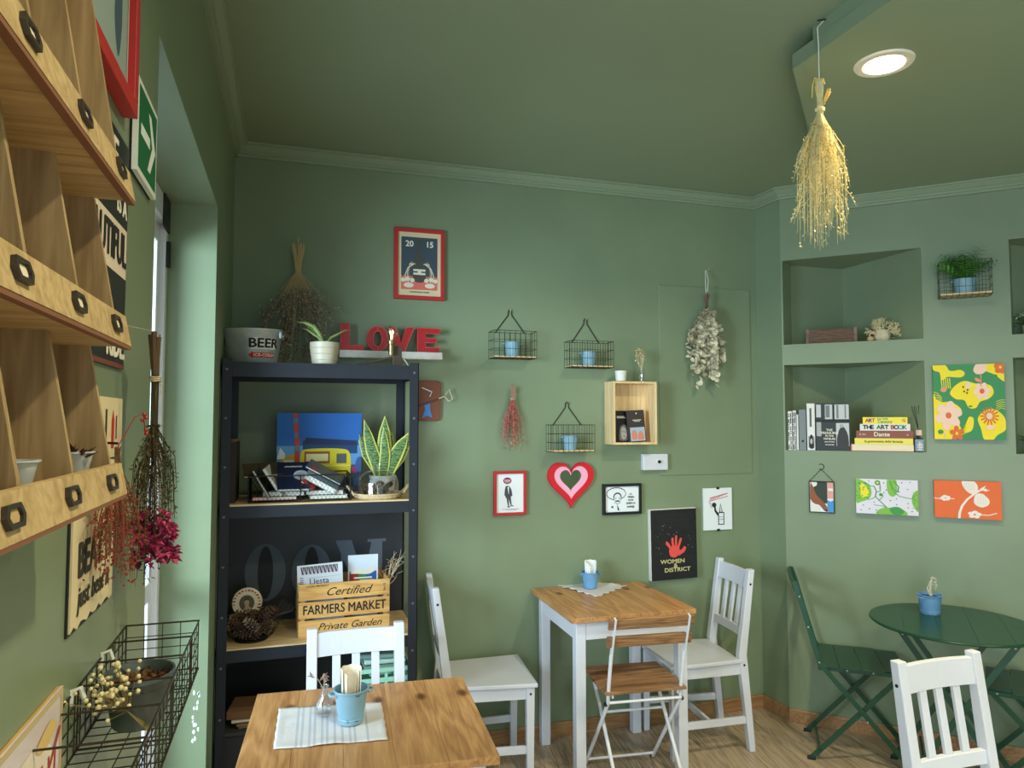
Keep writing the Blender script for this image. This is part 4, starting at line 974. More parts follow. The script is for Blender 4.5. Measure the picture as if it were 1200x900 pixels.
# aloe pot
q = onY(380, 424, 3.06)
t = thing('plant_pot', 'beige ribbed pot with a pale drooping aloe on top of the shelving', 'plant', (q.x, 3.05, ZT), 0)
m = MB(); m.lathe([(.042, 0), (.050, .004), (.058, .060), (.060, .088), (.060, .094), (.056, .094), (.054, .078), (.0001, .076)], 28); m.build('pot', mat('beige_ceramic', (196, 186, 164), .45, var=.1, scale=12), t, smooth=True)
for z in (.02, .045, .07): MB().tube([((.0525+.0075*z/.07)*math.cos(a*PI/12), (.0525+.0075*z/.07)*math.sin(a*PI/12), z) for a in range(24)], .0016, 4, closed=True).build('rib', mat('beige_ceramic', (196, 186, 164), .45), t, smooth=True)
MB().lathe([(.053, .078), (.0001, .084)], 20).build('soil', soil, t)
def blade(mb, pts, w, mi=0, th=.004, rim=False):
    P = [Vector(p) for p in pts]; k = len(P); vs = []
    for i in range(k):
        d = (P[min(i+1, k-1)]-P[max(i-1, 0)]).normalized(); sd = d.cross(Vector((0, 1, 0)));
        if sd.length < .05: sd = Vector((1, 0, 0))
        sd.normalize(); nn = d.cross(sd).normalized(); f = i/(k-1); ww = w*(math.sin(PI*min(1, .22+f*.78))**.7 if f < 1 else .02)
        vs += [P[i]-sd*ww/2-nn*th*.4, P[i]+nn*th*.8, P[i]+sd*ww/2-nn*th*.4]
    fs = []
    for i in range(k-1):
        a = 3*i; b = a+3; fs += [(a, a+1, b+1, b), (a+1, a+2, b+2, b+1), (a+2, a, b, b+2)]
    mb.add(vs, fs, mi)
al = mat('aloe_pale_green', (148, 168, 104), .5, var=.25, scale=30); m = MB()
for tip, mid, w_ in (((-.115, -.02, .175), (-.045, -.01, .16), .016), ((-.075, .02, .165), (-.03, .02, .13), .014), ((-.03, -.01, .12), (-.012, 0, .10), .013), ((.11, .01, .155), (.05, 0, .13), .009), ((.03, .02, .11), (.02, .01, .10), .012), ((-.09, .0, .15), (-.05, .01, .135), .012)):
    b0 = Vector((0, 0, .078)); md, tp_ = Vector(mid), Vector(tip); blade(m, [b0, b0.lerp(md, .5)+Vector((0, 0, .012)), md, md.lerp(tp_, .5)+Vector((0, 0, .006)), tp_], w_)
m.build('leaves', al, t, smooth=True)
# lamp with bare bulb
q = onY(459, 421, 3.12)
t = thing('table_lamp', 'small angled wooden lamp with a bare glass bulb, before the letters', 'lamp', (q.x, 3.13, ZT), 0)
dw = mat('dark_lamp_wood', (72, 58, 44), .5, var=.2)
MB().bar((-.155, 0, .008), (.02, 0, .052), .022, .010, side=(0, 1, 0)).build('foot', dw, t, bevel=.001)
MB().box(.004, .044, -.016, .016, .0005, .098).build('block', dw, t, bevel=.002)
m = MB(); m.lathe([(.013, .055), (.013, .10), (.016, .102), (.016, .118), (.011, .120), (.0001, .120)], 18, c=(-.004, -.028, 0)); m.build('socket', mat('brass_socket', (150, 130, 92), .35, metal=.9), t, smooth=True)
m = MB(); m.lathe([(.009, .118), (.012, .125), (.0235, .142), (.026, .156), (.021, .173), (.010, .182), (.0001, .184)], 22, c=(-.004, -.028, 0)); m.build('bulb', glass, t, smooth=True)
m = MB()
for a in range(4): m.tube([(-.004+.004*math.cos(a*PI/2), -.028+.004*math.sin(a*PI/2), .124), (-.004+.008*math.cos(a*PI/2+.4), -.028+.008*math.sin(a*PI/2+.4), .165)], .0008, 4)
m.build('filament', mat('filament_glow', (255, 236, 190), .5, emis=2.2), t)
m = MB(); m.tube([(.044, 0, .05), (.062, -.01, .03), (.074, -.03, .004), (.074, -.1, .003)], .0022, 5); m.build('cord', mat('pale_cord', (214, 208, 196), .6), t, smooth=True)

# ---- middle shelf
Z1 = 1.2755
q0, q1 = onY(325, 484, 3.25), onY(424, 484, 3.25)
cw = q1.x-q0.x; chh = q0.z-Z1
t = thing('canvas', 'canvas print of a yellow bus under a blue sky at the back of the shelf', 'picture', ((q0.x+q1.x)/2, 3.27, Z1), 0)
MB().box(-cw/2, cw/2, -.018, 0, 0, chh).build('stretched_canvas', mat('canvas_edge_blue', (40, 84, 140), .8), t)
SK = (38, 104, 190); YL = (224, 206, 40)
sh = [(SK, rc(0, .35, 1, 1)), ((96, 156, 214), rc(0, .35, 1, .60)), ((58, 74, 96), rc(0, 0, 1, .36)), ((34, 66, 120), rc(.30, .50, .95, .66)), ((26, 48, 88), [(.30, .62), (.34, .70), (.92, .66), (.95, .60)]), ((180, 150, 60), blob([(.03, .34), (.05, .44), (.18, .50), (.24, .46), (.24, .30), (.08, .28)])),
      (YL, blob([(.27, .22), (.28, .50), (.36, .56), (.75, .56), (.86, .50), (.87, .28), (.82, .18), (.35, .18)])), ((150, 84, 48), rc(.32, .38, .62, .53)), ((226, 214, 160), rc(.34, .41, .60, .50)), ((90, 96, 96), rc(.70, .38, .82, .50)), ((150, 150, 120), [ell(.46, .29, .12, .035), ell(.46, .33, .04, .02)]), ((236, 226, 120), [rc(.28, .345, .86, .36)]), ((60, 60, 56), [ell(.35, .18, .05, .05), ell(.78, .18, .05, .05)]),
      ((196, 196, 190), rc(.08, .40, .20, .43)), ((186, 70, 50), stroke([(.21, 1), (.235, .6), (.24, .3), (.30, .12)], .055)), ((70, 130, 180), [rc(.19, .88, .235, .94), rc(.20, .70, .24, .76), rc(.215, .54, .255, .60)]), ((210, 216, 224), [(0, .44), (.04, .58), (.10, .50), (.09, .44)]), ((150, 60, 120), ell(.92, .30, .04, .05)), ((56, 92, 150), [ell(.98, .36, .05, .1), rc(.90, .10, 1, .2)]), ((140, 150, 160), [rc(0, .08, .26, .1), rc(.3, .06, .9, .075)])]
art(t, sh, cw, chh, -.0182)
# magazine basket
a, b = onY(291, 575, 2.99), onY(411, 575, 2.99); gw = b.x-a.x; gd = .21; gh_ = .105; gx = (a.x+b.x)/2
t = thing('wire_basket', 'black chicken-wire basket stuffed with books on the middle shelf', 'basket', (gx, 3.20, Z1), 0)
m = MB()
for z, r in ((.002, .0022), (gh_, .0028)): m.tube([(-gw/2, 0, z), (gw/2, 0, z), (gw/2, -gd, z), (-gw/2, -gd, z)], r, 5, closed=True)
for x in (-gw/2, 0, gw/2): m.tube([(x, -gd, .002), (x, -gd, gh_)], .0024, 5); m.tube([(x, 0, .002), (x, 0, gh_)], .0024, 5)
m.build('frame', wire, t)
m = MB(); c_ = .016
def zig(fn, W_, H_):
    nx = int(W_/c_); 
    for s in (-1, 1):
        k = -int(H_/c_)-1
        while k <= nx+int(H_/c_)+1:
            x0, z0, x1, z1 = k*c_, 0, k*c_+s*H_*.62, H_
            def cl(x, z): return x, z
            # clip to 0..W_
            for A_, B_ in (((x0, z0), (x1, z1)),):
                dx = x1-x0; t0, t1 = 0., 1.
                if dx: 
                    ta, tb = sorted(((0-x0)/dx, (W_-x0)/dx)); t0, t1 = max(0, ta), min(1, tb)
                if t1-t0 > .02: m.tube([fn(x0+dx*t0, z0+H_*t0), fn(x0+dx*t1, z0+H_*t1)], .0006, 3)
            k += 1
zig(lambda x, z: (-gw/2+x, -gd, z), gw, gh_); zig(lambda x, z: (-gw/2+x, 0, z), gw, gh_); zig(lambda y, z: (gw/2, -y, z), gd, gh_); zig(lambda y, z: (-gw/2, -y, z), gd, gh_)
m.build('mesh', wire, t, kind='stuff')
def flatbook(label, loc, rot, L_, w_, th, cov, cat='book', group='books in the chicken-wire basket', pg=(224, 222, 212)):
    t = thing('book', label, cat, loc, 0, group, rot=rot)
    m = MB(); m.box(-L_/2, L_/2, -w_/2, w_/2, th-.0012, th); m.box(-L_/2, L_/2, -w_/2, w_/2, 0, .0012); m.box(-L_/2, -L_/2+.0012, -w_/2, w_/2, .0012, th-.0012); m.build('cover', cov, t)
    MB().box(-L_/2+.0014, L_/2-.003, -w_/2+.003, w_/2-.003, .0014, th-.0014).build('pages', mat('pages_%d%d%d' % pg, pg, .9), t)
    return t
def cv(n_, c): return mat('cover_'+n_, c, .4)
gy = 3.095
flatbook('flat paperback at the very bottom left of the wire basket, red spine end', (gx-.10, gy, Z1+.006), (0, 0, .03), .17, .15, .014, cv('red', (170, 40, 48)))
flatbook('flat white-paged book under the navy cover in the wire basket', (gx-.06, gy, Z1+.022), (0, 0, -.05), .16, .14, .016, cv('pale', (206, 210, 210)))
flatbook('flat book lying at the bottom right of the wire basket', (gx+.11, gy, Z1+.006), (0, 0, .05), .15, .15, .014, cv('light', (214, 214, 214)))
flatbook('grey-paged book on the lower right pile in the wire basket', (gx+.10, gy-.005, Z1+.022), (0, 0, -.06), .15, .13, .018, cv('grey', (120, 124, 130)))
b = flatbook('navy book with a silver ring emblem tilted up in the wire basket', (gx-.028, gy-.03, Z1+.090), (.62, 0, .02), .125, .17, .014, cv('navy', (26, 34, 62)))
m = MB(); m.lathe([(.018, 0), (.018, .0012), (.030, .0012), (.030, 0)], 20, c=(.030, .0, .0141), sy=1); m.build('emblem', mat('silver_ink', (176, 182, 190), .5), b)
text(b, 'CROSSROADS', .011, (0, .055, .0146), fk, rot=(0, 0, 0))
flatbook('slim black book standing at a slant in the left of the wire basket', (gx-.145, gy, Z1+.072), (.15, 1.05, 0), .13, .15, .010, cv('black', (30, 30, 34)))
flatbook('pale slanted book in the middle left of the wire basket', (gx-.106, gy-.01, Z1+.078), (.1, 1.0, 0), .13, .15, .012, cv('bone', (196, 200, 196)))
flatbook('thick white-paged book tilted down to the right in the wire basket', (gx+.085, gy-.02, Z1+.070), (.25, .52, -.1), .14, .13, .024, cv('steelblue', (126, 148, 166)))
flatbook('thin grey magazine leaning over the right end of the wire basket', (gx+.100, gy+.02, Z1+.105), (.2, .50, -.1), .16, .13, .007, cv('slate', (84, 92, 104)))
flatbook('dark magazine with a brown stripe jutting from the left of the wire basket', (gx-.150, gy+.03, Z1+.118), (.3, -.05, .1), .15, .14, .008, cv('umber', (86, 72, 52)))
b = flatbook('small book with a red round cover spot in the middle of the wire basket', (gx+.045, gy-.045, Z1+.085), (.8, .7, 0), .06, .10, .010, cv('crimson', (176, 44, 40)))
# cloche, tray, snake plant
q = onY(444, 583, 3.03)
tx, ty = q.x, 3.06
t = thing('wicker_tray', 'small round wicker tray with two handles under the glass cloche', 'tray', (tx, ty, Z1), 0)
wk = mat('wicker', (206, 180, 140), .8, bump=.8, bscale=120, var=.25, scale=60); m = MB(); m.lathe([(.0001, 0), (.092, 0), (.092, .004), (.0001, .004)], 24)
for k in range(3): m.tube([((.096+.003*k)*math.cos(a*PI/14), (.096+.003*k)*math.sin(a*PI/14), .006+.006*k+.0012*(a % 2)) for a in range(28)], .0042, 5, closed=True)
m.build('tray', wk, t)
for s in (-1, 1):
    m = MB(); m.tube([(s*.100, -.028, .014), (s*.122, -.014, .042), (s*.128, 0, .050), (s*.122, .014, .042), (s*.100, .028, .014)], .0052, 6); m.build('handle', wk, t, smooth=True)
t = thing('glass_cloche', 'clear glass cloche with a knob covering small cones on the wicker tray', 'cloche', (tx, ty, Z1+.0045), 0)
m = MB(); m.lathe([(.086, 0), (.086, .055), (.078, .085), (.055, .104), (.022, .112), (.010, .116), (.010, .120), (.018, .128), (.018, .138), (.008, .144), (.0001, .145)], 32); m.build('dome', glass, t, smooth=True)
rr_ = random.Random(51)
def cone(loc, r, label, grp, h=1.35, m_=None, root=None, rot=None):
    t = thing('pine_cone', label, 'pine cone', loc, 0, grp, rot=rot or (rr_.uniform(-1.2, 1.2), rr_.uniform(-1.2, 1.2), rr_.uniform(0, 6)))
    t_m = m_ or cone_m; core = MB(); core.ball((0, 0, 0), r*.62, 8, sz=h); core.build('core', t_m[0], t)
    s = MB()
    for k in range(6):
        f = k/5; z = (f-.5)*2*r*h*.85; rd = r*.62*math.sin(PI*(.12+.76*f)); n_ = 7
        for i in range(n_):
            a = 2*PI*(i+.5*(k % 2))/n_; d = Vector((math.cos(a), math.sin(a), .35+.3*f)); s.leaf((rd*.7*math.cos(a), rd*.7*math.sin(a), z), d, r*.55, r*.42, cup=.3)
    s.build('scales', t_m[1], t); return t
cone_m = (mat('cone_core', (58, 42, 32), .9), mat('cone_scale', (104, 80, 62), .85)); pale_m = (mat('cone_core', (58, 42, 32), .9), mat('cone_scale_pale', (176, 158, 140), .85))
for i in range(12):
    a = i*2.4; rd = .014+.012*math.sqrt(i)*1.25; cone((tx+rd*math.cos(a), ty+rd*math.sin(a), Z1+.0045+.020+.014*((i*7) % 3)), .0155, 'small dark cone under the glass cloche', 'small cones under the glass cloche')
q = onY(443, 548, 3.24)
t = thing('snake_plant', 'variegated snake plant with upright yellow-edged leaves in a white pot behind the cloche', 'plant', (q.x+.02, 3.235, Z1), 0)
m = MB(); m.lathe([(.045, 0), (.05, .003), (.058, .072), (.060, .074), (.060, .080), (.055, .080), (.053, .068), (.0001, .066)], 26); m.build('pot', mat('white_pot', (226, 228, 226), .4), t, smooth=True)
MB().lathe([(.053, .067), (.0001, .071)], 18).build('soil', soil, t)
lg = bpy.data.materials.new('snake_leaf'); lg.use_nodes = True; nt = lg.node_tree; N_ = nt.nodes; tc = N_.new('ShaderNodeTexCoord'); wv = N_.new('ShaderNodeTexWave'); wv.bands_direction = 'Z'; wv.inputs['Scale'].default_value = 26; wv.inputs['Distortion'].default_value = 9; wv.inputs['Detail Scale'].default_value = 2.5
nt.links.new(tc.outputs['Object'], wv.inputs['Vector']); cr = N_.new('ShaderNodeValToRGB'); nt.links.new(wv.outputs[0], cr.inputs[0]); cr.color_ramp.elements[0].color = (*lin((46, 84, 50)), 1); cr.color_ramp.elements[1].color = (*lin((128, 160, 96)), 1); nt.links.new(cr.outputs[0], N_['Principled BSDF'].inputs[0]); N_['Principled BSDF'].inputs['Roughness'].default_value = .4
le = mat('snake_leaf_edge', (214, 216, 110), .45)
for tip, mid, w_ in (((-.085, 0, .30), (-.050, 0, .19), .040), ((-.110, .02, .26), (-.075, .01, .17), .026), ((.010, .02, .315), (.008, .01, .20), .050), ((.0, -.02, .27), (.008, -.02, .17), .034), ((.115, 0, .245), (.055, -.01, .165), .048), ((.135, .01, .235), (.080, .01, .15), .030), ((.045, .03, .25), (.03, .02, .17), .034)):
    b0 = Vector((tip[0]*.12, tip[1]*.3, .066)); mid = (mid[0], mid[1], mid[2]*1.02); tip = (tip[0], tip[1], tip[2]*1.10); md, tp_ = Vector(mid), Vector(tip); pts = [b0, b0.lerp(md, .5)+Vector((tip[0]*-.04, 0, 0)), md, md.lerp(tp_, .5), tp_]
    m = MB(); blade(m, pts, w_*1.45, th=.002); o = m.build('leaf', le, t, smooth=True)
    m = MB(); blade(m, [p+Vector((0, -.0022, 0)) for p in pts[:-1]]+[tp_*.97+Vector((0, -.0022, 0))], w_*1.08, th=.0028); m.build('leaf_blade', lg, o, smooth=True)
t = thing('file_box', 'dark upright file box at the left end of the middle shelf', 'box', (-.222, 3.12, Z1), 0)
MB().box(-.018, .02, -.11, .11, 0, .24).build('case', mat('dark_card', (38, 32, 30), .7), t, bevel=.001)
for k in range(5): MB().box(-.016+.007*k, -.0125+.007*k, -.108, .105, .2401, .25).build('sheet', mat('tan_card', (128, 98, 66), .8), t)

# ---- lower shelf: crate
Z2 = .7285
a, b = onY(350, 700, 3.03), onY(457, 695, 3.03); cw = b.x-a.x; ctop = onY(402, 682, 3.03).z-Z2; cx_ = (a.x+b.x)/2; cdp = .19
t = thing('wooden_crate', 'slatted wooden crate stencilled FARMERS MARKET on the lower shelf', 'crate', (cx_, 3.03, Z2), .05)
sl = ctop*.305; gp = ctop*.0425
for k in range(3):
    z = k*(sl+gp)
    for y in (0, cdp): m = MB(); m.box(-cw/2, cw/2, y, y+.007, z, z+sl); o = m.build('slat', crated, t, bevel=.0008)
    for s in (-1, 1): m = MB(); x = s*(cw/2-.004); m.box(x-.0035, x+.0035, .0075, cdp-.0005, z, z+sl); m.build('end_slat', crated, t)
for s in (-1, 1):
    for y in (.0075, cdp-.0165): m = MB(); x = s*(cw/2-.016); m.box(x-.008, x+.008, y, y+.016, 0, ctop*.99); m.build('corner_post', crated, t)
MB().box(-cw/2+.009, cw/2-.009, .009, cdp-.002, .0005, .005).build('base', crated, t)
text(t, 'FARMERS MARKET', .052, (.0, -.0006, sl*1.5+gp), ink, wide=.79, bold=.0007)
text(t, 'Certified', .046, (.01, -.0006, sl*2.5+gp*2-.004), ink, wide=1.1, shear=.45); text(t, 'LOCAL PRODUCT', .011, (-cw*.30, -.0006, sl*2.86+gp*2), ink)
text(t, 'No 12', .012, (cw*.44, -.0006, sl*2.5+gp*2), ink, rot=(PI/2, -PI/2, 0)); text(t, 'Private Garden', .040, (.02, -.0006, sl*.55), ink, wide=1.05, shear=.4)
# menus
def card(label, px0, px1, top, Y, m_, rotz=0, tilt=0, cat='menu', th=.004, name='menu', lean=0):
    A, B_ = onY(px0, top, Y), onY(px1, top, Y); w_ = B_.x-A.x; hh = A.z-(Z2+.008)
    t = thing(name, label, cat, ((A.x+B_.x)/2, Y, Z2+.008), 0, rot=(lean, tilt, rotz)); MB().box(-w_/2, w_/2, 0, th, 0, hh).build('sheet', m_, t, bevel=.0005); return t, w_, hh
t, w_, hh = card('white striped menu card headed Llesta standing in the crate', 352, 405, 662, 3.075, mat('menu_white', (200, 206, 216), .6), tilt=-.05)
art(t, [((60, 64, 76), [[(.10+.082*k, .86), (.16+.082*k, .86), (.125+.082*k+.03, .975), (.075+.082*k, .975)][0:4] for k in range(10)]), ((190, 160, 168), [[(.145+.082*k, .86), (.165+.082*k, .86), (.12+.082*k, .975), (.10+.082*k, .975)] for k in range(10)]), ((150, 156, 170), rc(.22, .80, .95, .805)), ((60, 64, 76), [[(.06, .70+.03*k), (.13, .68+.03*k), (.13, .69+.03*k), (.06, .71+.03*k)] for k in range(5)])], w_, hh, -.0002)
text(t, 'Llesta', .034, (-.005, -.0008, hh*.745), mat('ink_navy', (40, 56, 92), .7)); 
t, w_, hh = card('brochure with a colourful striped photo behind the menu in the crate', 408, 443, 651, 3.12, mat('brochure_pale', (206, 214, 228), .5))
art(t, [((140, 40, 44), rc(.05, .60, .35, .76)), ((52, 120, 70), rc(.35, .60, .6, .76)), ((40, 84, 150), rc(.6, .60, .95, .76)), ((222, 214, 196), blob([(.08, .74), (.3, .80), (.6, .78), (.8, .84), (.92, .78), (.7, .72), (.3, .73)])), ((226, 220, 200), [rc(.2, .66, .8, .68), rc(.4, .62, .85, .64)])], w_, hh, -.0002)
q = onY(452, 680, 3.14)
t = thing('twig_vase', 'slim vase of pale bare curly twigs rising from the right of the crate', 'vase', (q.x, 3.16, Z2+.006), 0)
m = MB(); m.lathe([(.018, 0), (.02, .003), (.02, .12), (.018, .13), (.016, .13), (.017, .12), (.017, .006), (.0001, .006)], 16); m.build('vase', mat('pale_vase', (206, 200, 190), .5), t, smooth=True)
m = MB(); rr_ = random.Random(77)
for i in range(13):
    a = rr_.uniform(-1, 1); p = Vector((rr_.uniform(-.008, .008), rr_.uniform(-.006, .006), .02)); pts = [p.copy(), Vector((p.x, p.y, .13))]; x = p.x; hgt = rr_.uniform(.20, .31)
    for k in range(1, 6):
        f = k/5; pts.append(Vector((x+(a*.085*f)+rr_.uniform(-.007, .007), rr_.uniform(-.02, .02)*f, .13+(hgt-.13)*f)))
    m.tube(pts, [.0022, .0022, .002, .0018, .0014, .001, .0006], 4)
    j = pts[4]; m.tube([j, j+Vector((rr_.uniform(-.02, .03), 0, .018)), j+Vector((rr_.uniform(-.03, .04), 0, .036))], [.0012, .001, .0005], 4)
m.build('twigs', mat('bleached_twig', (206, 186, 156), .85), t)
# pine cone bowl and oval plate
q = onY(294, 752, 3.04); px_, py_ = q.x, 3.07
t = thing('wire_bowl', 'round dark wire bowl heaped with pine cones on the lower shelf', 'bowl', (px_, py_, Z2), 0)
m = MB()
for r, z in ((.062, .003), (.085, .022), (.103, .05), (.112, .082)): m.tube([(r*math.cos(a*PI/14), r*math.sin(a*PI/14), z) for a in range(28)], .0022 if z in (.003, .082) else .0013, 4, closed=True)
for k in range(22): a = 2*PI*k/22; m.tube([(r*math.cos(a), r*math.sin(a), z) for r, z in ((.0, .003), (.062, .003), (.085, .022), (.103, .05), (.112, .082))], .0012, 3)
m.lathe([(.0001, 0), (.064, 0), (.064, .006), (.0001, .006)], 24); m.build('wire_frame', wire, t)
rr_ = random.Random(52); spots = [(0, .0, .035)]+[(.052*math.cos(a*PI/3), .052*math.sin(a*PI/3), .036) for a in range(6)]+[(.070*math.cos(a*PI/3.5+.3), .070*math.sin(a*PI/3.5+.3), .072) for a in range(7)]+[(.03*math.cos(a*PI/2), .03*math.sin(a*PI/2), .085) for a in range(4)]+[(.055, -.045, .100), (.085, 0, .105)]
for i, (x, y, z) in enumerate(spots):
    pale = i == 12; cone((px_+x, py_+y, Z2+z), .026, 'pale bleached pine cone at the front of the wire bowl' if pale else 'brown pine cone heaped in the wire bowl', None if pale else 'brown pine cones in the wire bowl', m_=pale_m if pale else None)
t = thing('dry_sprig', 'dark dried grass sprig fanning out to the right of the pine cones', 'dried flowers', (px_+.07, py_, Z2+.075), 0); m = MB()
for i in range(12): m.tube([(0, 0, 0), (.02+.006*i, .01, .02), (.045+.0045*i, .012*(i % 3), .035+.0035*(11-i))], [.0012, .001, .0006], 3)
m.build('stem', mat('grey_stem', (92, 82, 80), .9), t)
A = onY(273, 707, 3.15); B_ = onY(309, 707, 3.15); pr = (B_.x-A.x)/2; pc = onY(291, 707, 3.15)
t = thing('oval_plate', 'oval decorative plate with a red rim and a sepia portrait, leaning behind the cones', 'plate', (pc.x, 3.16, pc.z-pr), 0, rot=(-.12, -.1, 0))
m = MB(); prof = [(.0001, 0), (pr*.72, .001), (pr, .009), (pr, .012), (pr*.70, .005), (.0001, .004)]; m.lathe([(r, -z) for r, z in prof][::-1], 40, M=Matrix.Translation((0, 0, pr)) @ Matrix.Rotation(-PI/2, 4, 'X') @ Matrix.Scale(-1, 4, (0, 0, 1))); m.build('dish', mat('plate_cream', (220, 208, 188), .35), t, smooth=True)
rm = (150, 44, 40)
art(t, [((214, 204, 184), ell(.5, .5, .47)), (rm, [ell(.5+.42*math.cos(a*PI/12), .5+.42*math.sin(a*PI/12), .030+.014*(a % 3), .028, 8) for a in range(24) if a not in (13, 14, 15, 16, 17, 18, 19, 20)]), ((90, 78, 64), ell(.5, .5, .25, .27)), ((168, 150, 126), blob([(.36, .30), (.44, .38), (.42, .52), (.46, .62), (.55, .62), (.58, .52), (.56, .38), (.64, .30), (.60, .26), (.42, .26)])), ((66, 54, 44), blob([(.44, .58), (.46, .67), (.56, .67), (.58, .58), (.51, .60)]))], 2*pr, 2*pr, -.0135)
# ---- bottom shelf
Z3 = .1905
t = thing('plastic_crate', 'mint green vented plastic crate on the bottom shelf, seen between chair slats', 'crate', (.39, 3.10, Z3), 0)
mint = mat('mint_plastic', (150, 206, 188), .45); m = MB(); cw2, cd2, ch2 = .105, .13, .40
def vent(x0, x1, y, horizontal=True):
    rows = 9
    for k in range(rows+1):
        z = ch2*k/rows; m.box(x0, x1, y, y+.006, max(0, z-.009), min(ch2, z+.009))
    for i in range(5):
        x = x0+(x1-x0)*i/4; m.box(max(x0, x-.006), min(x1, x+.006), y+.0005, y+.0055, 0, ch2)
vent(-cw2, cw2, -cd2); m.box(-cw2, cw2, cd2-.006, cd2, 0, ch2); m.box(-cw2, -cw2+.006, -cd2+.006, cd2-.006, 0, ch2); m.box(cw2-.006, cw2, -cd2+.006, cd2-.006, 0, ch2); m.box(-cw2, cw2, -cd2+.006, cd2-.006, 0, .006); m.build('crate_body', mint, t)
m = MB(); m.box(-cw2-.006, cw2+.006, -cd2-.008, -cd2+.008, ch2-.012, ch2+.004); m.build('rim', mint, t, bevel=.002)
for k in range(4):
    t = thing('folded_cloth', ('topmost', 'second', 'third', 'lowest')[k]+' of the folded pale cloths heaped in the mint crate', 'cloth', (.385+.01*(k % 2), 3.10, Z3+ch2-.035+.022*(3-k)), 0, rot=(0, 0, .1*k-.15)); MB().box(-.085, .085, -.10, .10, 0, .018).build('fold', mat('cloth_mint_%d' % (k % 2), (170, 200, 190) if k % 2 else (110, 140, 132), .9), t, bevel=.006)
t = thing('storage_box', 'dark storage box on the bottom shelf behind the left post', 'box', (-.085, 3.12, Z3), 0); MB().box(-.14, .14, -.14, .14, 0, .20).build('body', mat('dark_box', (40, 40, 44), .7), t, bevel=.003); MB().box(-.145, .145, -.145, .145, .2005, .215).build('lid', mat('dark_lid', (52, 50, 50), .7), t, bevel=.003)
R3 = random.Random(3)
for k in range(5):
    t = thing('paper_pack', ('creased brown paper bag on top of the dark storage box', 'white envelope below the brown paper bag on the storage box', 'kraft envelope in the middle of the paper pile on the storage box', 'second kraft envelope from the bottom of the paper pile', 'grey envelope lying directly on the dark storage box')[k], 'paper', (-.10+.008*k, 3.09, Z3+.2160+.0075*(4-k)), 0, rot=(0, 0, R3.uniform(-.25, .25)))
    MB().box(-.11, .11, -.08, .08, 0, .006 if k else .03).build('sheet', mat('paper_%d' % k, ((120, 84, 54), (214, 208, 196), (150, 112, 74), (150, 112, 74), (120, 116, 110))[k], .85), t, bevel=.002)
# ============================================================ angled wall: niches and pictures
def RW(s, z, d=0): return Vector(RP(s, z, d))
def rbook(name, label, s, z, w_, h_, d_, cov, depth=-.02, rz=0, **k):
    p = RW(s, z, depth); t = book(name, label, p, w_, h_, d_, cov, rot=(k.pop('tx', 0), k.pop('ty', 0), RA+rz), **k); return t
def svec(px, py, d=0): p = onR(px, py, d); return ((p.x-B[0])*U[0]+(p.y-B[1])*U[1]), p.z
NZ1, NZ2 = 1.4415, 2.0155
INb = Vector((.697, .717, 0))
# upper niche: old box and coral plant
s0, _ = svec(945, 400, -.06); s1, _ = svec(1004, 398, -.06); zt = onR(975, 385, -.06).z
t = thing('wooden_box', 'weathered brown wooden box in the upper niche of the angled wall', 'box', RW((s0+s1)/2, NZ2, -.10), RA+.02)
lw, lhh = s1-s0, zt-NZ2
m = MB(); m.box(-lw/2, lw/2, -.04, -.032, 0, lhh-.002); m.box(-lw/2, lw/2, .032, .04, 0, lhh-.002); m.box(-lw/2+.012, lw/2-.012, -.032, .032, 0, .008); m.build('side_board', oldw, t, bevel=.0012)
for s in (-1, 1): m = MB(); x = s*(lw/2-.006); m.box(x-.008, x+.008, -.043, .043, 0, lhh+.003); m.build('end_board', mat('weathered_end', (136, 112, 96), .85, var=.4, scale=30), t, bevel=.0012)
s_, _ = svec(1034, 398, -.07)
t = thing('plant_pot', 'cream knobbly pot of pale coral-like dried plant in the upper niche', 'plant', RW(s_, NZ2, -.085), RA)
m = MB(); m.lathe([(.026, 0), (.034, .006), (.040, .03), (.037, .055), (.034, .062), (.031, .06), (.033, .045), (.0001, .04)], 18); m.build('pot', mat('knobbly_cream', (214, 198, 166), .8, bump=1, bscale=60, var=.2, scale=30), t, smooth=True)
m = MB(); rr_ = random.Random(61)
def branch(m, p, d, L_, r, lv):
    q = p+d*L_; m.tube([p, p.lerp(q, .5)+Vector((rr_.gauss(0, .002), rr_.gauss(0, .002), rr_.gauss(0, .002))), q], [r, r*.85, r*.7], 4)
    if lv:
        for _ in range(3 if lv > 1 else 2): branch(m, q, (d+Vector((rr_.gauss(0, .65), rr_.gauss(0, .5), rr_.gauss(0, .55)))).normalized(), L_*.72, r*.75, lv-1)
for i in range(15):
    a = rr_.uniform(-1.4, 1.5); branch(m, Vector((rr_.uniform(-.015, .015), rr_.uniform(-.012, .012), .045)), Vector((math.sin(a), rr_.uniform(-.5, .3), math.cos(a)*.8)).normalized(), .034, .0026, 3)
m.build('coral_branches', mat('coral_cream', (226, 208, 162), .85), t, kind='stuff')
m = MB(); m.tube([(-.030, -.02, .045), (-.055, -.02, .05), (-.062, -.015, .03)], [.012, .009, .004], 6); m.build('shell', mat('shell_tan', (196, 166, 130), .7), t, smooth=True)
t = thing('stone', 'small tan pebble sculpture left of the coral plant in the upper niche', 'stone', RW(s_-.055, NZ2, -.07), RA); m = MB(); m.ball((0, 0, .016), .019, 10, sz=.85); m.build('body', mat('shell_tan', (196, 166, 130), .7), t, smooth=True)
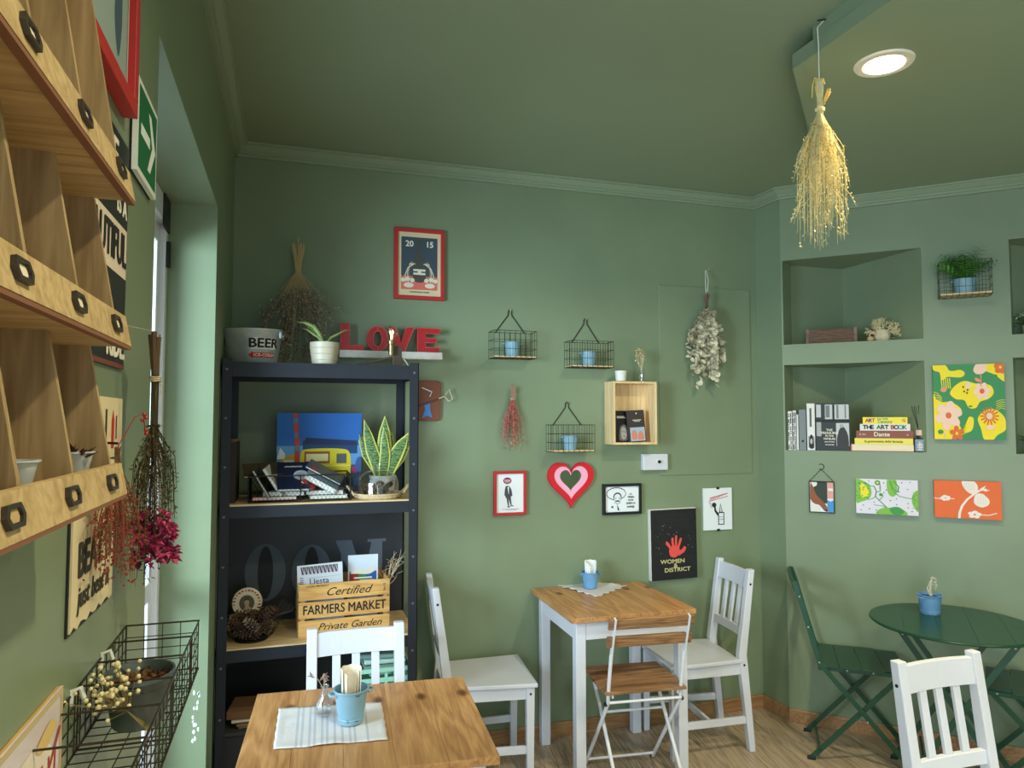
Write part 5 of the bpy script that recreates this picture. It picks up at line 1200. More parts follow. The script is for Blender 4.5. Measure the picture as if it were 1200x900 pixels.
# lower niche books
def spx(px): return svec(px, 505, -.02)[0]
def hz(px, py): return onR(px, py, -.02).z-NZ1
def spine_book(label, p0, p1, top, cov, name='book', dp=.17, gap=.0008, prints=None):
    a, b = spx(p0)+gap, spx(p1)-gap; w_ = b-a; h_ = hz((p0+p1)/2, top); t = thing(name, label, 'book', RW((a+b)/2, NZ1+.0003, -.012), RA, 'books in the lower niche')
    dpp = min(dp, .03+max(0, (a-.0)*.9)) ; m = MB(); m.box(-w_/2, -w_/2+.0012, 0, dpp, 0, h_); m.box(w_/2-.0012, w_/2, 0, dpp, 0, h_); m.box(-w_/2+.0012, w_/2-.0012, 0, .0012, 0, h_); m.build('cover', cov, t)
    MB().box(-w_/2+.0014, w_/2-.0014, .0014, dpp-.002, .002, h_-.002).build('pages', mat('page_block', (226, 220, 204), .9), t)
    if prints: art(t, prints, w_, h_, -.0002)
    return t
K1 = (36, 34, 36); W1 = (226, 224, 220)
rr_ = random.Random(71); news = [(K1, [rc(x, y, x+.28, y+.03+.03*rr_.random()) for x in (.08, .56) for y in [i*.055+.02 for i in range(17)] if rr_.random() < .75])]
spine_book('leftmost book in the lower niche with a black and white newsprint spine', 923.5, 928.5, 482, mat('cover_news', W1, .6), prints=news)
spine_book('second book from the left in the lower niche, newsprint spine', 929, 933.5, 481, mat('cover_news2', (206, 204, 204), .6), prints=news)
spine_book('slim white booklet between the newsprint and grey spines in the niche', 933.8, 936, 486, mat('cover_white', W1, .5))
spine_book('grey-spined book in the lower niche, left of the white portrait spine', 936.5, 945, 480, mat('cover_grey', (196, 198, 200), .5), prints=[((130, 132, 136), rc(.3, .3, .7, .85)), (K1, ell(.5, .22, .18, .03))])
a0, b0 = spx(945.6), spx(955.5); hh = hz(952, 473)
spine_book('white thick spine with a small dark portrait, beside the photo book', 945.8, 955.3, 473, mat('cover_white', W1, .5), prints=[((150, 150, 152), rc(.15, .05, .9, .30)), (K1, blob([(.3, .05), (.25, .2), (.4, .32), (.65, .32), (.8, .2), (.8, .05)])), ((190, 186, 182), ell(.52, .19, .16, .06)), ((90, 90, 94), rc(.35, .5, .6, .9))])
a0, b0 = spx(956.3), spx(996); w_ = b0-a0; hh = hz(976, 472.5)
t = rbook('photo_book', 'large black and white photo book standing face out in the lower niche', (a0+b0)/2, NZ1+.0003, w_, hh, .022, mat('cover_photo', (30, 30, 32), .4), depth=-.036, group='books in the lower niche')
GY = (196, 198, 200); sh = [(GY, [rc(.02, .70, .16, .97), rc(.28, .66, .98, .97)]), ((120, 122, 126), [rc(.30, .70, .42, .95), rc(.62, .68, .68, .96), rc(.86, .68, .90, .96)]), (GY, [rc(.60, .10, .98, .58)]), ((60, 60, 64), blob([(.66, .02), (.62, .25), (.70, .45), (.82, .50), (.95, .30), (.93, .02)])), ((170, 170, 174), [ell(.76, .52, .06, .04), rc(.02, .30, .16, .60)]), ((36, 36, 38), [rc(.50, .60, .56, .97), rc(0, .60, 1, .655)])]
art(t, sh, w_, hh, -.0222)
for k, (tx_, sz) in enumerate((('THE', .017), ('TREASURES', .017), ('IN THE', .013), ('FAMILIES', .015), ('AND STORIES', .008), ('OF SUMMER', .008))): text(t, tx_, sz, (-w_*.10, -.0245, hh*(.43-.062*k)), fk, bold=.0003)
# stacked books
z = NZ1+.0004
def flat_r(label, p0, p1, py0, py1, cov, dp, depth, pg=(230, 222, 206), twist=0):
    global z
    d_ = -.012; s0, s1 = svec(p0, 512, d_)[0], svec(p1, 512, d_)[0]; w_ = s1-s0; th = (py1-py0)*.00432
    t = thing('book', label, 'book', RW((s0+s1)/2, z, d_), RA+twist, 'flat stack of books in the lower niche')
    m = MB(); m.box(-w_/2, w_/2, 0, dp, th-.0015, th); m.box(-w_/2, w_/2, 0, dp, 0, .0015); m.box(-w_/2, w_/2, 0, .0015, .0015, th-.0015); m.build('cover', cov, t)
    MB().box(-w_/2+.002, w_/2-.002, .0017, dp-.003, .0017, th-.0017).build('pages', mat('pages_%d%d%d' % pg, pg, .9), t); z += th+.0003
    return t, w_, th
crm = mat('cover_cream', (236, 220, 192), .6)
t, w_, th = flat_r('lowest cream book with a pink band in the flat stack of the niche', 997, 1070.5, 521, 529, crm, .15, 0)
art(t, [((214, 130, 120), [rc(0, .0, 1, .1), rc(.0, .1, .02, 1)])], w_, th, -.0002)
t, w_, th = flat_r('yellow book with a line of black script, second from the bottom of the stack', 1001.5, 1070, 513.5, 521, mat('cover_yellow', (240, 222, 92), .5), .14, 0)
text(t, 'la grammatica della fantasia', .016, (0, -.0012, th/2), ink, wide=1.0, bold=.0002)
t, w_, th = flat_r('brown book lettered Dante in the middle of the flat stack', 1003.5, 1070.5, 504.5, 513.5, mat('cover_brown', (142, 74, 62), .5), .145, 0)
text(t, 'Dante', .030, (-.012, -.0012, th/2), fk, bold=.0005); text(t, 'E. Sm.', .013, (-w_*.38, -.0012, th/2), fk); text(t, 'o', .016, (w_*.40, -.0012, th/2), fk)
t, w_, th = flat_r('white book lettered THE ART BOOK in mixed colours', 1008, 1067, 496.5, 504.5, mat('cover_white', W1, .5), .14, 0)
for ch, x, c in zip('THEARTBOOK', (-.40, -.32, -.25, -.12, -.04, .04, .15, .23, .31, .39), ((30, 30, 30), (30, 30, 30), (30, 30, 30), (40, 120, 90), (30, 30, 30), (30, 30, 30), (200, 60, 50), (30, 30, 30), (60, 150, 130), (40, 110, 80))): text(t, ch, .030, (w_*x, -.0012, th/2), inkmat(c), bold=.0011)
t, w_, th = flat_r('topmost yellow book with coloured block letters in the flat stack', 1011.5, 1064, 488, 496, mat('cover_yellow2', (246, 226, 60), .5), .13, 0)
for ch, x, c in zip('ART', (-.40, -.33, -.26), ((214, 60, 50), (70, 80, 180), (214, 90, 50))): text(t, ch, .026, (w_*x, -.0012, th/2), inkmat(c), bold=.0012)
text(t, 'the 20th', .015, (-.01, -.0012, th*.74), inkmat((60, 150, 130)), bold=.0003); text(t, 'Century', .020, (.0, -.0012, th*.32), inkmat((60, 150, 130)), bold=.0006); text(t, 'G', .022, (w_*.42, -.0012, th/2), inkmat((200, 100, 60)), bold=.0006)
# reed diffuser
s_, _ = svec(1079, 528, -.01)
t = thing('reed_diffuser', 'dark bottled reed diffuser with black reeds at the right end of the lower niche', 'diffuser', RW(s_-.002, NZ1+.0003, -.035), RA)
m = MB(); m.box(-.027, .027, -.022, .022, 0, .070); m.build('bottle', mat('smoked_glass', (26, 26, 30), .12), t, bevel=.006)
m = MB(); m.lathe([(.010, .070), (.011, .082), (.010, .084)], 14); m.build('neck', mat('smoked_glass', (26, 26, 30), .12), t, smooth=True)
m = MB(); m.lathe([(.017, .083), (.018, .086), (.018, .108), (.016, .111), (.0001, .111)], 20); m.build('collar', mat('pink_beige_cap', (226, 196, 178), .5), t, smooth=True)
art(t, [(W1, [rc(.25, .35, .75, .42), rc(.40, .15, .46, .80), rc(.54, .15, .60, .80), rc(.25, .52, .75, .60), rc(.25, .15, .75, .20)]), ((150, 150, 150), [rc(.1, .05, .9, .08)])], .050, .066, -.0225)
rr_ = random.Random(9)
for k in range(7): a = -.16+.32*k/6; MB().tube([(a*.02, 0, .108), (a*.20, .006*(k % 3-1), .228+.010*rr_.random())], .0014, 5).build('reed', blackp, t)
# partial plants in the right-hand niches
for nm, px, zz, lab in (('plant', 1200, NZ2, 'white flowering plant at the right edge of the photo in the upper right niche'), ('plant', 1204, NZ1, 'dark leafy plant with a white bloom at the photo edge in the lower right niche')):
    s_, _ = svec(px+3, 400, -.08); t = thing('potted_plant', lab, 'plant', RW(s_+.02, zz, -.10), RA); m = MB(); m.lathe([(.028, 0), (.036, .05), (.034, .052), (.032, .045), (.0001, .044)], 16); m.build('pot', mat('grey_pot', (150, 150, 146), .6), t, smooth=True)
    m = MB(); rr_ = random.Random(px)
    for i in range(60): d_ = Vector((rr_.gauss(0, .8), rr_.gauss(0, .6), abs(rr_.gauss(.5, .5)))).normalized(); m.leaf(Vector((0, 0, .05))+d_*rr_.uniform(.01, .055), d_, .035, .015)
    m.build('leaves', leafg, t)
    m = MB()
    for i in range(26): d_ = Vector((rr_.gauss(-.3, .7), rr_.gauss(-.4, .5), rr_.gauss(.5, .5))).normalized(); m.leaf(Vector((0, 0, .07))+d_*.055, (rr_.gauss(0, 1), rr_.gauss(0, 1), rr_.gauss(0, 1)), .016, .012)
    m.build('blossom', mat('white_petal', (226, 224, 224), .7), t)
    if zz == NZ1: t.location.z += .0
# fern in a wall basket
d_ = .11; loc, w_, h_ = wrect('right', 1101, 305, 1163, 345, d_)
t = thing('wire_basket', 'rounded black wire wall basket with a wooden base holding the fern', 'basket', loc, RA)
grid_basket(t, w_, d_, h_, 8, 3, 4, .0011, wire); MB().box(-w_/2+.003, w_/2-.003, -d_+.003, -.002, .0015, .010).build('base_board', birch, t)
MB().tube([(-.012, -.004, h_), (-.012, -.004, h_+.035), (-.007, -.004, h_+.046), (.007, -.004, h_+.046), (.012, -.004, h_+.035), (.012, -.004, h_)], .003, 6).build('hanger', wire, t)
fb = thing('planter_bucket', 'pale blue enamel bucket planted with the green fern', 'planter', Vector(loc)-INb*.055+Vector((0, 0, .011)), RA)
bucket(fb, .048, .040, .072, bluez)
MB().lathe([(.044, .062), (.0001, .066)], 16).build('soil', soil, fb)
t = thing('fern', 'small green fern spilling over the blue bucket on the angled wall', 'plant', Vector(loc)-INb*.055+Vector((0, 0, .078)), RA); rr_ = random.Random(81)
for i in range(30):
    a = rr_.uniform(0, 2*PI); L_ = rr_.uniform(.11, .185); el = rr_.uniform(.60, 1.4); d0 = Vector((math.cos(a)*math.cos(el), math.sin(a)*math.cos(el)*.45-.08, math.sin(el))); m = MB(); pts = []
    for k in range(9): f = k/8; pts.append(d0*L_*f+Vector((math.cos(a)*.02*f*f, 0, -.022*f*f)))
    m.tube(pts, [.0009]*8+[.0004], 3)
    for k in range(1, 9):
        d = (pts[k]-pts[k-1]).normalized(); sd = d.cross(Vector((0, -1, .3))).normalized(); l_ = .040*math.sin(PI*(.15+.8*k/9))
        for s in (-1, 1): m.leaf(pts[k], sd*s+d*.55, l_, l_*.36, cup=.12)
    m.build('frond', mat('fern_frond_%d' % (i % 3), ((76, 140, 50), (104, 166, 66), (52, 104, 42))[i % 3], .5), t)

# canvases on the angled wall
loc, w_, h_ = wrect('right', 1094, 427, 1178, 515, .03)
t = thing('canvas', 'large yellow and green canvas painted with pink and orange flowers', 'picture', loc, RA)
MB().box(-w_/2, w_/2, -.028, -.001, 0, h_).build('stretched_canvas', mat('canvas_green_edge', (60, 140, 90), .8), t, bevel=.001)
GRc = (62, 142, 92); YE = (244, 220, 50); PKc = (246, 206, 190); OR = (226, 110, 60)
def petals(cx, cy, r, pr_, n_, a0=0, el=1.0): return [ell(cx+r*math.cos(a0+2*PI*i/n_), cy+r*math.sin(a0+2*PI*i/n_), pr_, pr_*el, 12, a0+2*PI*i/n_) for i in range(n_)]
sh = [(GRc, rc(0, 0, 1, 1)), (YE, [blob([(0, 1), (.02, .93), (.10, .90), (.12, .80), (.18, .82), (.22, .84), (.40, .83), (.46, .88), (.40, .93), (.25, .92), (.18, 1)]), blob([(.24, .62), (.32, .72), (.45, .78), (.62, .74), (.80, .72), (.85, .62), (.78, .54), (.66, .50), (.60, .42), (.50, .42), (.44, .52), (.32, .54)]),
      blob([(0, .58), (.04, .54), (.12, .50), (.25, .50), (.38, .42), (.40, .33), (.34, .28), (.40, .12), (.50, .10), (.55, .16), (.56, .28), (.50, .30), (.46, .22), (.42, .10), (.30, .02), (0, 0)]), blob([(.70, 0), (.66, .14), (.62, .28), (.72, .38), (.85, .40), (.98, .30), (1, .14), (.88, .06), (.82, 0)]), blob([(.66, .96), (.76, .90), (.86, .86), (1, .76), (1, .84), (1, 1), (.70, 1)])]),
      (GRc, [ell(.87, .83, .04, .03)]), (YE, [q for i in range(5) for q in stroke([(.12+.03*i, .82), (.13+.03*i, .68+.01*(i % 2))], .012)]), (YE, [q for i in range(4) for q in stroke([(.0, .64-.03*i), (.06, .62-.03*i), (.12, .56-.02*i)], .008)]), (YE, [q for i in range(5) for q in stroke([(.88, .38+.03*i), (.94, .42+.025*i), (1, .40+.03*i)], .006)]),
      (PKc, petals(.21, .32, .115, .085, 6, .3, .75)), (PKc, petals(.69, .64, .070, .052, 6, .1, .8)), (PKc, [blob([(.58, .92), (.62, 1), (.74, 1), (.76, .92), (.70, .87), (.62, .87)]), ell(.50, .72, .04, .045)]), (OR, [ell(.21, .32, .042), ell(.69, .64, .035)]),
      ((232, 150, 120), stroke([(.68, .87), (.68, .70)], .014)), ((232, 150, 120), [blob([(.60, .82), (.66, .80), (.67, .76), (.61, .78)]), ell(.15, .665, .045, .03)]), (OR, petals(.32, .08, .062, .044, 5, .4, .8)), (OR, [q for i in range(14) for q in stroke([(.78+.05*math.cos(i*PI/7), .31+.05*math.sin(i*PI/7)), (.78+.125*math.cos(i*PI/7), .31+.115*math.sin(i*PI/7))], .020)]), (PKc, ell(.78, .31, .042)),
      (OR, petals(.95, .95, .05, .04, 5, .2)), (YE, [ell(.32, .08, .02), ell(.95, .95, .018)]), (PKc, stroke([(.21, .24), (.17, .12), (.14, .02)], .014)), (PKc, rc(.74, .13, .84, .19)), ((60, 60, 40), [ell(.43, .70, .012), ell(.44, .64, .012), ell(.48, .62, .012), ell(.49, .66, .012)]), (GRc, [ell(.09, .10, .04, .03), ell(.52, .44, .03, .01)])]
art(t, sh, w_, h_, -.0282)
loc, w_, h_ = wrect('right', 1003, 562, 1076, 603, .03)
t = thing('canvas', 'small white canvas painted with green vines, yellow leaves and dots', 'picture', loc, RA)
MB().box(-w_/2, w_/2, -.028, -.001, 0, h_).build('stretched_canvas', mat('canvas_lilac', (226, 220, 234), .8), t, bevel=.001)
VG = (70, 150, 80); LG = (130, 186, 80); rr_ = random.Random(5)
sh = [(LG, [blob([(0, .98), (.10, .96), (.22, .84), (.26, .62), (.22, .44), (.10, .34), (0, .34)]), blob([(.52, 1), (.52, .66), (.58, .52), (.66, .60), (.66, 1)]), blob([(1, .70), (.92, .60), (.90, .40), (.94, .22), (1, .14)]), blob([(.35, 0), (.38, .14), (.50, .20), (.64, .18), (.78, .14), (.80, 0)])]), (YE, [blob([(.10, .88), (.20, .70), (.20, .50), (.10, .46), (.08, .64)]), ell(.12, .78, .05, .06)]),
      (VG, [ell(rr_.uniform(.01, .22), rr_.uniform(.4, .9), .012, .02, 6) for _ in range(24)]+[ell(rr_.uniform(.92, .99), rr_.uniform(.2, .66), .010, .016, 6) for _ in range(12)]), (VG, stroke([(.22, .80), (.30, .80), (.34, .66), (.32, .50), (.38, .40), (.44, .30), (.50, .20)], .018)), (VG, stroke([(.34, .62), (.40, .66), (.40, .86)], .016)), (VG, stroke([(.33, .52), (.28, .44), (.20, .40)], .014)), (VG, stroke([(.38, .40), (.44, .50), (.44, .56)], .014)), (VG, stroke([(.62, .66), (.70, .54), (.80, .50), (.92, .48)], .016)), (VG, stroke([(.56, .96), (.60, .74), (.68, .66), (.70, .80), (.62, .96)], .02)), (VG, stroke([(.30, .26), (.44, .24), (.48, .20)], .014)),
      (VG, [ell(.36, .90, .045, .07), ell(.41, .56, .03, .045), blob([(.54, .16), (.60, .22), (.70, .22), (.78, .10), (.70, 0), (.60, .02)])]), (YE, [ell(.36, .90, .02, .03)]), ((50, 60, 60), [ell(x, y, .010, .016, 8) for x, y in ((.22, .94), (.40, .76), (.46, .90), (.75, .92), (.88, .94), (.84, .74), (.70, .66), (.66, .46), (.56, .40), (.12, .24), (.22, .14), (.33, .12), (.08, .10), (.66, .30), (.84, .34), (.90, .12), (.84, .22), (.50, .70), (.46, .62), (.30, .34))])]
art(t, sh, w_, h_, -.0282)
loc, w_, h_ = wrect('right', 1095, 564, 1174, 608, .03)
t = thing('canvas', 'small orange canvas painted with white dragonfly-winged flowers', 'picture', loc, RA)
MB().box(-w_/2, w_/2, -.028, -.001, 0, h_).build('stretched_canvas', mat('canvas_orange', (232, 112, 66), .8), t, bevel=.001)
WW = (240, 226, 222)
sh = [(WW, stroke([(.37, 0), (.38, .16), (.42, .34), (.50, .52), (.60, .66), (.68, .76), (.78, .80)], .038)), (WW, [blob([(.56, .66), (.46, .80), (.43, 1), (.60, 1), (.66, .86), (.64, .72)]), blob([(.62, .64), (.60, .42), (.70, .32), (.80, .38), (.82, .52), (.72, .68)]), [(.68, .80), (.78, .90), (.74, .78)], [(.74, .80), (.84, .78), (.76, .74)]]), (WW, stroke([(0, .52), (.10, .50), (.16, .52), (.30, .52)], .022)), (WW, petals(.17, .53, .045, .036, 5, .5)), (WW, stroke([(.55, .06), (.70, .12), (.82, .12), (.92, .18)], .022)), (WW, petals(.60, .12, .060, .045, 5, .2)),
      ((60, 40, 40), [ell(.46+.035*i, .94-.05*j, .004, .008, 5) for i in range(5) for j in range(4)]+[ell(.66+.035*i, .60-.06*j, .004, .008, 5) for i in range(4) for j in range(4)]+[ell(.17, .53, .010, .014, 5), ell(.60, .12, .012, .016, 5)])]
art(t, sh, w_, h_, -.0282)
loc, w_, h_ = wrect('right', 948, 564, 978, 601, .012)
t = thing('hanging_picture', 'small black-edged picture of a brown horse hung by a chain', 'picture', loc, RA)
mframe(t, w_, h_, .005, .012, blackp); MB().box(-w_/2+.004, w_/2-.004, -.008, -.003, .004, h_-.004).build('sheet', paperw, t)
art(t, [((50, 64, 58), rc(.05, .3, .72, .97)), ((226, 224, 220), [rc(.05, .03, .45, .40), blob([(.06, .95), (.3, .97), (.3, .86), (.1, .80)])]), ((146, 84, 56), blob([(.06, .92), (.16, .84), (.30, .56), (.62, .30), (.74, .10), (.70, .04), (.58, .08), (.40, .24), (.22, .28), (.08, .42)])), ((70, 40, 30), [ell(.67, .08, .05, .035)]), ((228, 160, 150), rc(.72, .45, .95, .97)), ((70, 150, 214), blob([(.72, .40), (.84, .36), (.95, .42), (.95, .05), (.74, .05)])), ((230, 230, 232), [rc(.72, .40, .95, .46), rc(.76, .70, .95, .78)])], w_, h_, -.0082)
apx = onR(962, 550, .01).z-loc.z; m = MB()
for s in (-1, 1):
    n_ = 12
    for k in range(n_): a = Vector((s*(w_/2-.004), -.006, h_)).lerp(Vector((0, -.004, apx)), k/n_); b = Vector((s*(w_/2-.004), -.006, h_)).lerp(Vector((0, -.004, apx)), (k+.8)/n_); mid = a.lerp(b, .5); d = (b-a)/2; sd = Vector((-d.z, 0, d.x)).normalized()*.003 if k % 2 else Vector((0, .003, 0)); m.tube([mid-d, mid+sd, mid+d, mid-sd], .0009, 4, closed=True)
m.build('chain', wire, t)
MB().tube([(.014*math.cos(a), -.004, apx+.014+.014*math.sin(a)) for a in [PI*.75-i*PI*1.5/14 for i in range(15)]][::-1], .0015, 5).build('ring', wire, t)

# ============================================================ hanging straw bunch under the soffit corner
hk = onX(974, 25, SX); sx_ = onX(963, 90, SX-.006)
t = thing('dried_bunch', 'large bunch of golden dried grass hung from the ceiling step beside the downlight', 'dried flowers', (SX-.016, sx_.y, onX(964, 92, SX-.01).z), -.3)
up_ = 2.862-t.location.z; st = mat('white_string', (232, 228, 216), .9); m = MB()
m.tube([(.018, 0, up_+.004), (-.004, -.004, up_-.02), (0, 0, up_-.07), (0, 0, 0), (0, 0, -.03)], .0018, 5); m.build('string', st, t); MB().tube([(.030, .0, up_+.01), (-.002, -.002, up_+.004)], .0022, 6).build('hook', blackp, t)
tp = bunch(t, .54, .150, 150, .10, straw, 91, dep=.8, top=.012, stem_r=.0010, curve=.98, uneven=.42, flare=1)
tie_ring(t, -.10, .015, mat('pale_raffia', (236, 220, 176), .8), False)
m = MB(); m.tube([(0, 0, 0), (-.014, 0, .004), (-.022, 0, -.02), (-.024, 0, -.06)], [.002, .0025, .003, .002], 5); m.tube([(0, 0, 0), (.012, 0, .003), (.018, 0, -.015)], [.002, .0025, .002], 5)
for k in range(14): m.tube([(.002, 0, -.10), (.026+.0016*(k % 7), .004*(k % 3-1), -.03-.006*(k % 4))], .0011, 3)
m.build('bent_stalks', mat('golden_stalk', (222, 190, 104), .8), t)
m = MB(); rr_ = random.Random(92)
for p in tp:
    for k in range(11):
        f = .15+.85*rr_.random(); q = p[1].lerp(p[2], f/.5) if f < .5 else p[2].lerp(p[3], (f-.5)/.5)
        d = Vector((rr_.gauss(0, 1), rr_.gauss(0, 1), rr_.gauss(-.8, .8))).normalized(); e = q+d*rr_.uniform(.006, .016); m.leaf(q, d, (e-q).length, .0045, mi=k % 2)
m.build('seed_heads', [mat('straw_light', (242, 224, 164), .8), mat('straw_dark', (206, 174, 98), .8)], t, kind='stuff')
m = MB()
for i in range(26):
    s = rr_.choice((-1, 1)); z0 = -rr_.uniform(.20, .42); x0 = s*rr_.uniform(.03, .06); w2 = rr_.uniform(.02, .05)*s; ln = rr_.uniform(.06, .12); pts = [(x0, 0, z0), (x0+w2*.7, rr_.uniform(-.02, .02), z0-ln*.4), (x0+w2, rr_.uniform(-.02, .02), z0-ln)]; m.tube(pts, [.0012, .001, .0005], 3)
    for k in range(3): m.ball((x0+w2*(.7+.1*k), 0, z0-ln*(.4+.2*k)), .0026, 5)
m.build('loose_stalks', mat('straw_light', (242, 224, 164), .8), t, kind='stuff')

# ============================================================ left wall
def LT(Y, z, d=0): return (XL+d, Y, z)
# pigeonhole rack
RY0, RY1 = .19, .862
t = thing('pigeonhole_rack', 'tiered pale wooden pigeonhole rack with metal label holders on the left wall', 'shelf', LT(RY0, 1.52), PI/2)
Lr = RY1-RY0; yd = [Lr, Lr-.137, Lr-.270, Lr-.403, Lr-.536, 0.004]
tiers = [0, .1605, .3215]; tops = [.1605, .3215, .62]
MB().box(0, Lr, -.004, 0, 0, .62).build('back_panel', rackw, t)
brw = mat('board_edge_brown', (128, 84, 58), .7)
for zt_ in tiers:
    x = 0
    for x0, x1 in zip(yd[::-1], yd[::-1][1:]):
        MB().box(x0+.0006, x1-.0006, -.086, -.004, zt_, zt_+.008).build('shelf_board', rackx, t)
    # front lip, leaning outward at its foot
    m = MB(); vs = []
    for xx in (0, Lr+.006):
        for y, z in ((-.086, zt_+.003), (-.094, zt_+.001), (-.0875, zt_+.034), (-.080, zt_+.034)): vs.append((xx, y, z))
    m.add(vs, [(0, 3, 2, 1), (4, 5, 6, 7), (0, 1, 5, 4), (1, 2, 6, 5), (2, 3, 7, 6), (3, 0, 4, 7)]); lip = m.build('lip', rackx, t)
    MB().box(0, Lr+.006, -.0935, -.086, zt_-.003, zt_+.001).build('lip_edge', brw, t)
    for i in range(5):
        xc = (yd[i]+yd[i+1])/2+.012; M_ = Matrix.Translation((xc, -.0915, zt_+.018)) @ Matrix.Rotation(-.2, 4, 'X')
        m = MB(); out = [(-.017, 0), (-.012, -.008), (.012, -.008), (.017, 0), (.012, .008), (-.012, .008)]; inn = [(x*.70, z*.62) for x, z in out]; n_ = 6; vs = [(x, -.003, z) for x, z in out]+[(x, -.003, z) for x, z in inn]+[(x, .001, z) for x, z in out]+[(x, .001, z) for x, z in inn]; fs = []
        for k in range(n_): j = (k+1) % n_; fs += [(k, j, n_+j, n_+k), (k, 2*n_+k, 2*n_+j, j), (n_+k, n_+j, 3*n_+j, 3*n_+k)]
        m.add([M_ @ Vector(v) for v in vs], fs); m.build('label_holder', mat('antique_metal', (72, 64, 58), .45, metal=.6), lip)
        m = MB(); m.add([M_ @ Vector(v) for v in ((-.011, -.0008, -.0045), (.011, -.0008, -.0045), (.011, -.0008, .0045), (-.011, -.0008, .0045))], [(0, 1, 2, 3)]); m.build('label_card', mat('label_ivory', (226, 214, 186), .8) if zt_ > 0 else mat('label_tan', (186, 156, 108), .7), lip)
for k in range(3):
    z0, z1 = tiers[k]+.008, tops[k]; tp_d = .055 if k < 2 else .034
    for i, x in enumerate(yd):
        m = MB(); xx = x if i else x
        vs = []
        for xs in (x-.0035, x+.0035): vs += [(xs, -.004, z0), (xs, -.079, z0+.0), (xs, -.077, z0+.03), (xs, -tp_d, z1), (xs, -.004, z1)]
        m.add(vs, [(0, 4, 3, 2, 1), (5, 6, 7, 8, 9)]+[(j, (j+1) % 5, 5+(j+1) % 5, 5+j) for j in range(5)]); m.build('divider', rackw, t)
def cup(px, py, tier, label, fill=None, d=.052, r=.017, h=.038):
    Y = onX(px, py, XL+d).y; z = 1.52+tiers[tier]+.0085; t = thing('cup', label, 'cup', LT(Y, z, d), 0, 'tiny tapered metal cups in the rack')
    m = MB(); m.lathe([(r*.5, 0), (r, h), (r*1.12, h+.0005), (r*1.12, h+.002), (r*.95, h+.002), (r*.48, .002), (.0001, .002)], 20); m.build('body', mat('cup_zinc', (206, 212, 214), .35, metal=.3), t, smooth=True)
    if fill:
        m = MB(); rr_ = random.Random(4)
        for i in range(40): m.leaf((rr_.uniform(-.6, .6)*r, rr_.uniform(-.6, .6)*r, h-.006), (rr_.gauss(0, .6), rr_.gauss(0, .6), .8), rr_.uniform(.010, .022), .007)
        m.build('dried_leaf', mat('dark_dried_leaf', (92, 52, 38), .9), t)
cup(88, 505, 0, 'small tapered white cup with brown dried leaves in the lowest rack tier', True)
cup(17, 495, 0, 'small empty tapered cup in the lowest rack tier, near the left photo edge')
cup(93, 325, 1, 'small pale cup low in the second rack tier, mostly behind a divider', r=.011, h=.026)
Y = onX(104, 108, XL+.055).y
t = thing('figurine', 'little green leafy ornament in the upper rack tier', 'ornament', LT(Y, 1.52+tiers[2]+.0085, .05), 0); m = MB()
m.lathe([(.007, 0), (.008, .01), (.004, .02), (.007, .032), (.0001, .040)], 10); rr_ = random.Random(2)
for i in range(8): m.leaf((0, 0, .03), (rr_.gauss(0, 1), rr_.gauss(0, 1), .8), .02, .010)
m.build('body', mat('pale_leaf_green', (150, 170, 120), .5), t)
# red framed picture
p0 = onX(160, 140, XL+.02)
y1 = p0.y; y0 = y1-.46
t = thing('framed_print', 'red framed print of a long blue fish-like figure, high on the left wall', 'picture', LT((y0+y1)/2, p0.z, 0), PI/2)
w_, h_ = y1-y0, .70; mframe(t, w_, h_, .024, .022, redf); MB().box(-w_/2+.02, w_/2-.02, -.010, -.001, .02, h_-.02).build('sheet', mat('print_ground', (150, 166, 160), .5), t)
art(t, [((196, 200, 186), [rc(.045, .035, .955, .050), rc(.93, .035, .945, .965)]), ((150, 166, 160), rc(.05, .05, .92, .96)), ((66, 88, 104), blob([(.80, .08), (.74, .16), (.77, .30), (.72, .46), (.74, .60), (.80, .66), (.87, .60), (.87, .46), (.83, .30), (.84, .16)])), ((206, 196, 150), ell(.80, .57, .035, .030))], w_, h_, -.0105)
# exit sign
a, b, c_ = onX(161, 160, XL+.012), onX(183, 200, XL+.012), 0
ez0, ez1 = 2.017, 2.178; y0, y1 = a.y, b.y
t = thing('exit_sign', 'green emergency exit sign with a white right-pointing arrow on the left wall', 'sign', LT((y0+y1)/2, ez0), PI/2)
w_, h_ = y1-y0, ez1-ez0; MB().box(-w_/2, w_/2, -.004, -.0005, 0, h_).build('backing', blackp, t); MB().box(-w_/2, w_/2, -.012, -.004, 0, h_).build('panel', mat('sign_white', (236, 240, 236), .5), t)
art(t, [((14, 104, 58), rc(.05, .06, .95, .94)), ((240, 244, 240), [[(.14, .44), (.60, .44), (.60, .56), (.14, .56)], [(.50, .82), (.64, .82), (.90, .50), (.64, .18), (.50, .18), (.72, .50)]])], w_, h_, -.0122)
# black slogan poster
t = thing('tin_sign', 'black tin sign with cream slogan lettering ending in RIDE, behind the rack', 'sign', LT(1.137, 1.682), PI/2)
w_, h_ = .28, .36; MB().box(-w_/2, w_/2, -.004, -.0005, 0, h_).build('plate', mat('sign_black', (32, 32, 32), .5, var=.2, scale=20), t)
art(t, [((226, 206, 186), rc(.04, .40, .985, .62)), ((120, 60, 50), rc(0, 0, 1, .02))], w_, h_, -.0042)
text(t, 'LIFE', .07, (0, -.0055, h_*.88), fk, bold=.001); text(t, 'IS A', .040, (w_*.33, -.0055, h_*.70), fk, bold=.001)
text(t, 'BEAUTIFUL', .072, (0, -.0058, h_*.51), ink, wide=.72, bold=.0012); text(t, 'RIDE.', .052, (w_*.28, -.0055, h_*.09), fk, bold=.0018)
